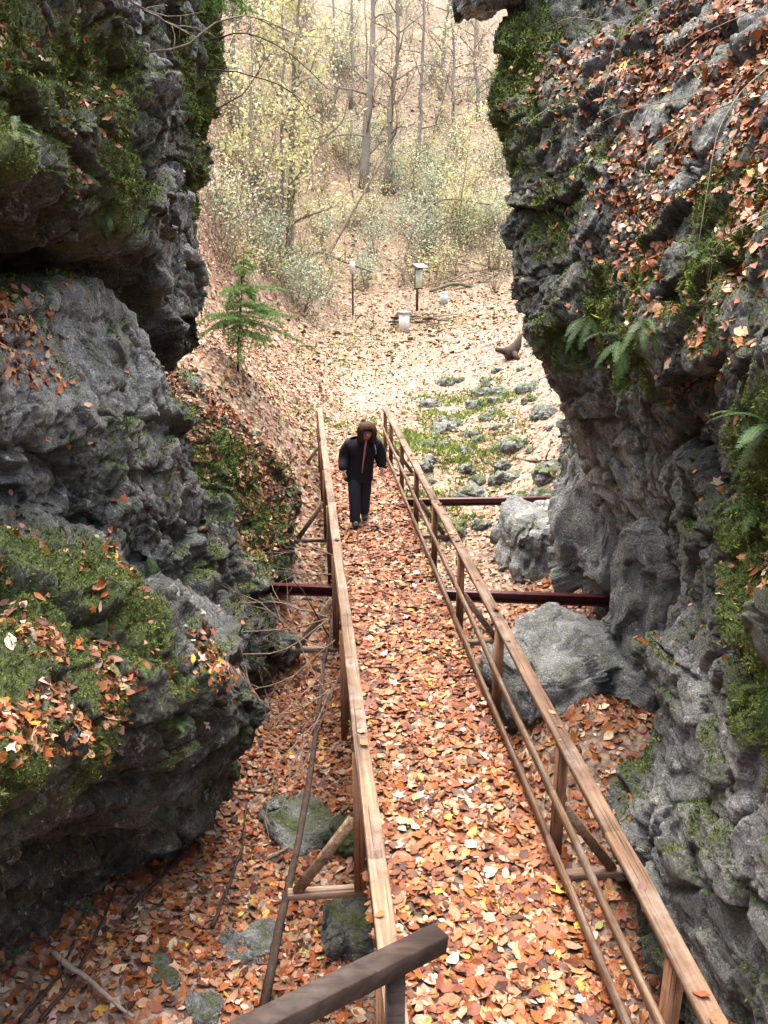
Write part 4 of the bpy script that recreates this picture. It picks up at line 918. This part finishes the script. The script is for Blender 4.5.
tag(m.build('twig_litter', M['twig'], None, True), 'fine broken twigs strewn over the leaf litter', 'twigs', kind='stuff')
# dead brushwood against the left of the bridge
def brush(name, segs, label, seed, mat='twig', r=.009):
    rng = np.random.default_rng(seed); a = np.array(segs[0][0]); m = MB()
    for pts in segs:
        pts = np.array(pts); n = 10; tt = np.linspace(0, 1, n+1); Q = np.column_stack([np.interp(tt, np.linspace(0, 1, len(pts)), pts[:, k]) for k in range(3)])-a
        Q[1:-1] = (Q[:-2]+2*Q[1:-1]+Q[2:])/4; Q[1:] += np.cumsum(rng.normal(size=(n, 3))*.008, 0)
        m.tube(Q, np.linspace(r, r*.4, n+1), 5)
        for k in range(5):
            j = rng.integers(2, n); dd = Q[min(j+1, n)]-Q[j-1]; dd /= np.linalg.norm(dd)+1e-9
            q2 = wander(Q[j], dd+rng.normal(size=3)*.5, rng.uniform(.25, .7), 5, .12, rng, .02); m.tube(q2, np.linspace(r*.55, r*.2, 6), 4)
            m.tube(wander(q2[3], dd+rng.normal(size=3)*.7, rng.uniform(.1, .35), 4, .15, rng), np.linspace(r*.35, r*.15, 5), 3)
    o = m.build(name, M[mat], None, True); o.location = a; return tag(o, label, 'brushwood')
brush('dead_branch', [[at_y(330, 618, 9.2), at_y(290, 632, 9.3), at_y(240, 636, 9.4), at_y(200, 622, 9.2)], [at_y(330, 618, 9.2), at_y(280, 655, 9.), at_y(225, 655, 9.), at_y(190, 640, 9.0)], [at_y(330, 618, 9.2), at_y(280, 600, 9.6), at_y(220, 605, 9.8)]], 'fan of thin dead twigs reaching from the bridge to the dark hollow', 31, r=.012)
brush('dead_branch', [[at_y(330, 690, 7.9), at_y(285, 720, 7.6), at_y(255, 700, 7.6), at_y(240, 670, 7.7)], [at_y(330, 690, 7.9), at_y(300, 750, 7.4), at_y(270, 800, 7.)], [at_y(345, 660, 8.2), at_y(315, 740, 7.7), at_y(290, 800, 7.2)], [at_y(340, 680, 8.2), at_y(300, 690, 7.9), at_y(250, 760, 7.5)]], 'tangle of thin dead twigs beside the leaning dark pole', 33, r=.010)
brush('dead_branch', [[at_y(335, 640, 8.6), at_y(290, 680, 8.3), at_y(250, 690, 8.2), at_y(225, 640, 8.4)], [at_y(335, 650, 8.5), at_y(300, 640, 8.6), at_y(260, 600, 8.9), at_y(232, 590, 9.1)], [at_y(320, 720, 7.6), at_y(280, 760, 7.2), at_y(262, 830, 6.6)], [at_y(330, 700, 7.8), at_y(300, 655, 8.2), at_y(285, 610, 8.8)]], 'loose dead twigs criss-crossing the gap between the left rock and the bridge', 41, r=.008)
brush('dead_branch', [[at_y(345, 560, 10.8), at_y(310, 548, 11), at_y(295, 552, 11), at_y(268, 553, 11.2)], [at_y(340, 575, 10.7), at_y(300, 576, 10.9), at_y(285, 572, 11)]], 'forked pale twig sticking out above the left steel beam end', 35, r=.011)
# arching twigs on top of the rocks
brush('hanging_branch', [[P(150, 52, 8.0), P(190, 45, 8.), P(215, 22, 8.), P(245, 14, 8.1), P(265, 24, 8.2), P(290, 40, 8.4)], [P(130, 0, 7.2), P(160, 22, 7.4), P(190, 38, 7.6)]], 'bare arching branch growing from the top of the left wall', 37, 'bark', .011)
brush('hanging_branch', [[P(210, 40, 10.6), P(250, 30, 10.8), P(300, 60, 11), P(330, 90, 11.4)], [P(205, 70, 10.8), P(240, 70, 11), P(290, 85, 11.2), P(320, 130, 11.5)], [P(215, 110, 11.2), P(245, 95, 11.4), P(262, 60, 11.6), P(275, 50, 11.7)]], 'dark drooping branches hanging in front of the yellow leaved tree', 39, 'bark_dark', .012)
for i, (x0, y0, x1, y1, d0, d1) in enumerate([(745, 10, 640, 130, 5.6, 7.), (660, 0, 600, 110, 7.5, 8.2), (700, 90, 560, 170, 6.2, 8.8), (768, 60, 700, 250, 5.2, 5.8), (640, 30, 540, 30, 7.9, 9.3), (690, 120, 640, 240, 6.2, 7.), (560, 100, 520, 180, 9.2, 10.5), (768, 210, 700, 330, 4.8, 5.8), (735, 100, 660, 210, 5.5, 6.6)]):
    p0 = on_cliff(RIGHT, x0, y0, d0)[0]; p1 = on_cliff(RIGHT, x1, y1, d1)[0]; mid = (p0+p1)/2+np.array([-.25, -.1, .12])
    stick('twig', [p0, (p0+mid)/2+[-.06, 0, .02], mid, p1+[-.04, 0, 0]], .005, 'thin dry twig trailing over the leafy right wall', 'bark' if i % 2 else 'twig', 60+i, 3)['group'] = 'twigs on the right wall'
# spruce bough at the top of the left wall
rng = np.random.default_rng(3); o = empty('spruce_bough', P(205, -25, 9.6), label='green spruce bough hanging down at the top edge beside the left wall', cat='branch'); lines = []
for k in range(8):
    dv = P(235+rng.uniform(-35, 30), 14+rng.uniform(-14, 2), 9.6)-P(205, -25, 9.6); pts = np.linspace(0, 1, 6)[:, None]*dv+rng.normal(size=(6, 3))*.015; lines.append(pts)
    for j in range(1, 5):
        for sd in (-1, 1): lines.append(wander(pts[j], dv/np.linalg.norm(dv)+rng.normal(size=3)*.5, .16, 3, .08, rng, .05))
V, f, c = needles(lines, 380, .035, rng); mesh_np('needles', V, f, M['moss'], o, False, cattr={'col': c*1.5})
m = MB(); [m.tube(l, np.linspace(.006, .002, len(l)), 4) for l in lines[::9]]; m.tube([(0, 0, 0), (-.5, .1, .3), (-1.0, .2, .5)], .012, 5); m.build('stem', M['bark'], o, True)

# ground cover: small green plants and ivy
def ground_green(label, N, box, size, L_, per=4):
    x0, x1, y0, y1 = box; q = np.column_stack([r_.uniform(x0, x1, N), r_.uniform(y0, y1, N)])
    q = q[r_.random(len(q)) < blobs(q, L_)*sstep(.45, .7, .5+fbm(_gn(q), .9, 4, 61))]
    p = np.column_stack([q, ground(q)])
    return blade_object('ground_cover', p, np.tile([0, 0, 1.], (len(p), 1)), size, r_, label, MOSSPAL*1.35, MOSSW, per, 'ground cover', M['green'], .9)
ground_green('low green plants between the mossy stones', 26000, (.5, 7, 14, 27), .09, GREEN[:4])
ground_green('low green plants on the leafy bank and clearing edge', 22000, (-4, 10, 15, 46), .10, GREEN[3:8])
ivy_p, ivy_n = scatter(LEFT, LEFT['leaf']*0+blobs(LEFT['base'], [lz(290, 500, 13.6, .9), lz(300, 460, 14.6, .8), lz(250, 500, 12.6, .7, .6)])*(LEFT['n'][:, 0] > -.5), 200, r_, 380)
leaf_object('ground_cover', ivy_p+ivy_n*.03, ivy_n, .07, r_, 'green leafy plants on the bank beside the far left rail', 'ground cover', 0., M['green'], FERN*1.5, FWt)

# ------------------------------------------------------------------ signs, bollard, stump, pile
M['white'] = plain('white_painted_board', (.62, .62, .60), .6, .12, 8)
M['signwood'] = plain('dark_brown_sign_post', (.07, .035, .022), .7, .3, 20)
M['grey'] = plain('grey_concrete', (.42, .43, .43), .8, .2, 12)
M['roofing'] = plain('grey_sign_roof', (.25, .26, .28), .5, .2, 12)
M['paper'] = plain('pale_green_notice', (.45, .55, .42), .5, .2, 22)
def ft(px, py): return hill_hit(px, py)
b = ft(353, 316); d = float((b-CAM)@FW); H = (P(353, 262, d)[2]-b[2]); u = d/F
o = empty('trail_sign', b, radians(-8), label='small white sign on a thin dark post at the clearing edge', cat='sign')
m = MB(); m.bar((0, 0, -.2), (0, 0, H*.98), .09, .09, (0, 1, 0)); m.build('post', M['signwood'], o)
m = MB(); m.bar((0, -.065, H-.55), (0, -.065, H+.03), .24, .02, (0, 1, 0), .003); m.build('panel', M['white'], o)
b = ft(417, 312); d = float((b-CAM)@FW); H = (P(417, 263, d)[2]-b[2]); u = d/F
o = empty('information_board', b, radians(35), label='notice board with a little roof on a single dark post', cat='sign')
m = MB(); m.bar((0, 0, -.2), (0, 0, H*.9), .10, .10, (0, 1, 0)); m.build('post', M['signwood'], o)
m = MB(); m.bar((0, -.09, H*.46), (0, -.09, H*.9), .56, .05, (0, 1, 0)); fr = m.build('board_frame', M['signwood'], o)
m = MB(); m.bar((0, -.121, H*.49), (0, -.121, H*.87), .48, .01, (0, 1, 0)); m.build('notice', M['paper'], fr)
m = MB(); m.bar((-.20, -.06, H*.93), (.20, -.06, H*.93), .1, .03)
for sgn in (-1, 1):
    m.bar((-.38, -.06+sgn*.16, H*.95), (.38, -.06+sgn*.16, H*.95), .40, .03, (0, sgn*.55, 1))
m.build('roof', M['roofing'], o)
b = ft(404, 332); d = float((b-CAM)@FW); H = P(404, 311, d)[2]-b[2]; w_ = 8*d/F
o = empty('marker_post', b, radians(20), label='short white square post with a cap in front of the stick pile', cat='bollard')
m = MB(); m.bar((0, 0, -.15), (0, 0, H*.93), w_, w_, (0, 1, 0), .02); m.build('shaft', M['white'], o)
m = MB(); m.bar((0, 0, H*.931), (0, 0, H), w_*1.35, w_*1.35, (0, 1, 0), .02); m.build('cap', M['grey'], o)
b = ft(444, 304); d = float((b-CAM)@FW); H = P(444, 292, d)[2]-b[2]; w_ = 8*d/F
o = empty('stone_marker', b, radians(-10), label='small grey upright marker block right of the notice board', cat='marker')
m = MB(); m.bar((0, 0, -.15), (0, 0, H*.85), w_, w_*.7, (0, 1, 0), .04); m.build('block', M['grey'], o)
m = MB(); m.bar((0, 0, H*.851), (0, 0, H), w_*.92, w_*.6, (0, 1, 0), .05); m.build('top', M['white'], o)
rng = np.random.default_rng(8)
for k in range(26):
    px = 392+rng.uniform(0, 55); c = hill_hit(px, 324+rng.uniform(-5, 4)); an = rng.normal()*.35
    c = c+np.array([0, 0, .05+rng.uniform(0, .25)]); L_ = rng.uniform(.7, 1.6); dv = np.array([cos(an), sin(an), rng.normal()*.08])*L_/2
    stick('stick', [c-dv, c, c+dv], rng.uniform(.025, .06), 'dark stick in the brushwood pile behind the white post', 'bark_dark' if k % 3 else 'bark', 300+k, 0)['group'] = 'sticks of the pile behind the white post'
for k in range(22):
    px, py = rng.uniform(432, 498), rng.uniform(268, 292); c = hill_hit(px, py); an = rng.normal()*.5; L_ = rng.uniform(.9, 2.4)
    dv = np.array([cos(an), sin(an)*.6, rng.normal()*.22])*L_/2; c = c+[0, 0, .12+rng.uniform(0, .45)]
    stick('fallen_branch', [c-dv, c+[0, 0, .15*rng.normal()], c+dv], rng.uniform(.02, .05), 'brown fallen branch in the tangle right of the notice board', 'bark' if k % 2 else 'bark_dark', 400+k, 2)['group'] = 'fallen branches right of the notice board'
b = ft(512, 358); rng = np.random.default_rng(2)
m = MB(); m.tube([(-.25, 0, .1), (0, 0, .22), (.18, .05, .45), (.28, .05, .8)], [.26, .24, .16, .05], 9); m.tube([(-.1, 0, .2), (-.35, -.05, .25), (-.6, 0, .3)], [.15, .12, .07], 7); m.tube([(0, 0, .25), (.05, -.3, .1), (.1, -.5, .02)], [.15, .1, .05], 7)
o = m.build('tree_stump', M['bark_dark'], None, True); o.location = b; tag(o, 'torn dark stump standing at the edge of the path near the right wall', 'stump')

# ------------------------------------------------------------------ person
M['jacket'] = plain('black_jacket', (.009, .010, .015), .75, .3, 60, 0, .2, .25)
M['trousers'] = plain('dark_blue_grey_trousers', (.022, .025, .036), .8, .3, 60, 0, .2, .2)
M['boot'] = plain('grey_black_boot', (.03, .03, .034), .6, .3, 40)
M['skin'] = plain('skin', (.52, .30, .22), .5, .06, 20, 0, .05)
M['hair'] = plain('brown_hair', (.058, .027, .017), .8, .6, 70, 0, .9, .2)
M['pink'] = plain('pink_zip_lining', (.45, .18, .20), .7, .1, 30)
M['strap'] = plain('pale_blue_strap', (.30, .42, .60), .6, .1, 30)
M['lip'] = plain('lips', (.36, .12, .10), .5, .05, 20, 0, 0); M['eye'] = plain('eyes', (.03, .02, .02), .3, .05, 20, 0, 0)
def skin_obj(name, joints, edges, mat, parent, sub=2, rootv=0):
    me = bpy.data.meshes.new(name); me.from_pydata([j[0] for j in joints], edges, []); me.materials.append(mat)
    o = bpy.data.objects.new(name, me); COL.objects.link(o); o.parent = parent
    s = o.modifiers.new('skin', 'SKIN'); s.use_smooth_shade = True
    if not me.skin_vertices: me.skin_vertices.new()
    for i, j in enumerate(joints):
        r = j[1]; me.skin_vertices[0].data[i].radius = r if isinstance(r, tuple) else (r, r)
        me.skin_vertices[0].data[i].use_root = (i == rootv)
    u = o.modifiers.new('sub', 'SUBSURF'); u.levels = sub; u.render_levels = sub
    return o
pr = empty('person', (.93, 13.5, .03), radians(4), label='woman in black jacket and dark trousers walking along the bridge, looking down', cat='person')
# facing -y ; x right as seen by the camera ; slight forward lean
J = [((-.03, .02, .93), (.13, .10)), ((-.01, .01, 1.10), (.13, .095)), ((.02, -.02, 1.27), (.155, .105)), ((.035, -.05, 1.37), (.11, .08)), ((.05, -.10, 1.425), .05), ((.055, -.14, 1.46), .05), ((.06, -.18, 1.515), (.075, .09)), ((.06, -.185, 1.58), (.062, .075))]
E_ = [(k, k+1) for k in range(7)]
def chain(start, pts):
    i = start
    for q in pts: J.append(q); E_.append((i, len(J)-1)); i = len(J)-1
    return i
for sx in (-1, 1):
    sw = -.10 if sx < 0 else .06
    e = chain(2, [((.02+sx*.18, -.03, 1.325), .062), ((.02+sx*.245, .03, 1.12), .045), ((.01+sx*.255, sw*.5-.05, .95), .034), ((.01+sx*.28, sw*.5-.09, .89), .03)])
    for k, (fx, fl) in enumerate(((-.025, .055), (-.009, .068), (.009, .066), (.024, .05))):
        chain(e, [((.01+sx*.28+fx*.5, sw*.5-.105+abs(fx)*.2, .85), .0085), ((.01+sx*.28+fx, sw*.5-.115, .85-fl*.55), .0075), ((.01+sx*.275+fx, sw*.5-.105, .85-fl), .006)])
    chain(e, [((.01+sx*.255, sw*.5-.125, .865), .0095), ((.01+sx*.245, sw*.5-.145, .825), .0075)])
    if sx < 0: chain(0, [((-.105, .0, .86), .085), ((-.115, -.13, .50), .056), ((-.115, -.16, .11), .040), ((-.12, -.26, .045), .034)])
    else: chain(0, [((.055, .04, .86), .085), ((.06, .03, .50), .056), ((.055, .14, .16), .040), ((.055, .07, .05), .032)])
body = skin_obj('body', J, E_, M['skin'], pr)
jj = [((-.04, .02, .70), (.235, .175)), ((-.04, .02, .715), (.235, .175)), ((-.035, .02, .82), (.228, .165)), ((-.02, .01, 1.0), (.22, .16)), ((0, -.01, 1.15), (.22, .16)), ((.02, -.03, 1.29), (.225, .15)), ((.035, -.06, 1.385), (.14, .11)), ((.05, -.10, 1.43), (.08, .08))]
je = [(k, k+1) for k in range(7)]
for sx in (-1, 1):
    sw = -.10 if sx < 0 else .06
    i = 5
    for q in [((.02+sx*.195, -.03, 1.325), .10), ((.02+sx*.24, .02, 1.20), .105), ((.02+sx*.262, .02, 1.08), .098), ((.01+sx*.28, sw*.5-.045, .97), .078), ((.01+sx*.285, sw*.5-.07, .91), .062)]: jj.append(q); je.append((i, len(jj)-1)); i = len(jj)-1
skin_obj('jacket', jj, je, M['jacket'], pr)
tj = [((-.03, .02, .86), (.10, .09))]; te = []
for pts in ([((-.10, -.005, .80), .108), ((-.113, -.10, .58), .098), ((-.117, -.15, .32), .086), ((-.12, -.165, .08), .082), ((-.12, -.168, .06), .080)], [((.055, .03, .80), .108), ((.06, .035, .58), .098), ((.058, .085, .36), .088), ((.055, .135, .12), .082), ((.055, .135, .10), .080)]):
    i = 0
    for q in pts: tj.append(q); te.append((i, len(tj)-1)); i = len(tj)-1
skin_obj('trousers', tj, te, M['trousers'], pr)
for a in ([((-.117, -.15, .12), .06), ((-.12, -.17, .055), .058), ((-.122, -.25, .040), .052), ((-.124, -.32, .03), .040)], [((.055, .145, .17), .06), ((.055, .13, .085), .058), ((.055, .06, .045), .050), ((.055, 0, .03), .040)]):
    skin_obj('boot', a, [(0, 1), (1, 2), (2, 3)], M['boot'], pr)
pr.scale = (1.17, 1.12, 1.04)
# hair: bob with fringe, from a deformed sphere open at the face
V, T = ICO[4]; hv = V*np.array([.125, .138, .14]); hv[:, 2] -= np.where(hv[:, 2] < -.02, .055, 0)*np.clip(-hv[:, 2]/.1, 0, 1)
hv[:, 1] = np.where((V[:, 1] < -.4) & (V[:, 2] < .2) & (np.abs(V[:, 0]) < .55), hv[:, 1]*.35, hv[:, 1])
hv += V*(.010*fbm(V*1.0*[1, 1, .35], .22, 3, 4))[:, None]
fm = (V[:, 1] < -.1) & (V[:, 2] < .2) & (np.abs(V[:, 0]) < .55); hv[fm, 1] = .03
hv += V*(.016*fbm(V*[1, 1, .3], .3, 3, 14))[:, None]
hm_ = MB(); rng = np.random.default_rng(12)
for k in range(230):
    an = rng.uniform(0, 2*pi); st_ = rng.uniform(.05, .9); face = abs(((an+pi/2+pi) % (2*pi))-pi) < .62
    pts = []
    for t_ in np.linspace(0, 1, 8):
        ph = st_*.6+t_*(.8 if face else 2.05+.25*sin(k)); r2 = 1.02+.05*rng.normal()*t_
        x_, y_, z_ = .125*sin(min(ph, 1.75))*cos(an)*r2, .138*sin(min(ph, 1.75))*sin(an)*r2, .14*cos(min(ph, 2.0))-max(0, ph-1.75)*.16
        pts.append((x_+.006*sin(t_*9+k), y_, z_))
    hm_.tube(np.array(pts)+[.06, -.165, 1.555], np.linspace(.012, .004, 8), 4)
hs = hm_.build('hair', M['hair'], pr, True)
h = mesh_np('hair_cap', hv*.97+np.array([.06, -.165, 1.555]), T, M['hair'], hs, True)
m = MB(); m.tube([(.05, -.165, 1.41), (.035, -.190, 1.33), (.02, -.194, 1.2), (.0, -.180, 1.05), (-.015, -.168, .88)], [.02, .016, .013, .011, .009], 6); m.build('zip', M['pink'], pr, True)
m = MB(); m.tube([(.12, -.10, 1.425), (.16, -.155, 1.36), (.18, -.178, 1.27), (.19, -.165, 1.18)], .009, 6); m.build('backpack_strap', M['strap'], pr, True)
m = MB(); m.tube([(.042, -.275, 1.475), (.06, -.279, 1.474), (.078, -.275, 1.475)], [.004, .007, .004], 6); m.build('mouth', M['lip'], body, True)
for sx in (-1, 1):
    m = MB(); m.tube([(.06+sx*.028-.009, -.268, 1.528), (.06+sx*.028, -.272, 1.529), (.06+sx*.028+.009, -.268, 1.528)], [.003, .006, .003], 6); m.build('eye', M['eye'], body, True)
m = MB(); m.tube([(.06, -.268, 1.53), (.06, -.290, 1.503), (.06, -.276, 1.492)], [.007, .012, .008], 7); m.build('nose', M['skin'], body, True)

# ------------------------------------------------------------------ camera, light, world
cam = bpy.data.cameras.new('camera'); co = bpy.data.objects.new('camera', cam); COL.objects.link(co)
co.location = CAM; co.rotation_euler = (pi/2-PITCH, 0, -YAW)
cam.sensor_fit = 'VERTICAL'; cam.sensor_height = 24; cam.sensor_width = 18; cam.lens = F/1024*24; cam.clip_start = .05; cam.clip_end = 2000
SC.camera = co
EL, AZ = radians(74), radians(-6)   # sun stands beyond the clearing, a little right of the bridge axis
sd = bpy.data.lights.new('sun', 'SUN'); sd.energy = 1.5; sd.angle = radians(105); sd.color = (1., 1., 1.)
so = bpy.data.objects.new('sun', sd); COL.objects.link(so)
sv = Vector((sin(AZ)*cos(EL), cos(AZ)*cos(EL), sin(EL))); so.rotation_euler = sv.to_track_quat('Z', 'Y').to_euler()
W = bpy.data.worlds.new('World'); SC.world = W; W.use_nodes = True; nt = W.node_tree; nt.nodes.clear()
sk = nt.nodes.new('ShaderNodeTexSky'); sk.sky_type = 'NISHITA'; sk.sun_disc = False; sk.sun_elevation = EL; sk.sun_rotation = AZ; sk.air_density = .7; sk.dust_density = 9.; sk.ozone_density = 1.
bg = nt.nodes.new('ShaderNodeBackground'); bg.inputs[1].default_value = .15; ow = nt.nodes.new('ShaderNodeOutputWorld')
nt.links.new(sk.outputs[0], bg.inputs[0]); nt.links.new(bg.outputs[0], ow.inputs[0])
vs = SC.view_settings; vs.view_transform = 'Standard'; vs.look = 'None'; vs.gamma = 1; vs.use_curve_mapping = False; vs.exposure = 2.22
SC.render.engine = 'CYCLES'; cy = SC.cycles
cy.max_bounces = 6; cy.diffuse_bounces = 4; cy.glossy_bounces = 2; cy.transmission_bounces = 3; cy.transparent_max_bounces = 4; cy.caustics_reflective = False; cy.caustics_refractive = False
cy.use_denoising = True
try: cy.denoiser = 'OPENIMAGEDENOISE'; cy.denoising_prefilter = 'ACCURATE'
except Exception: pass
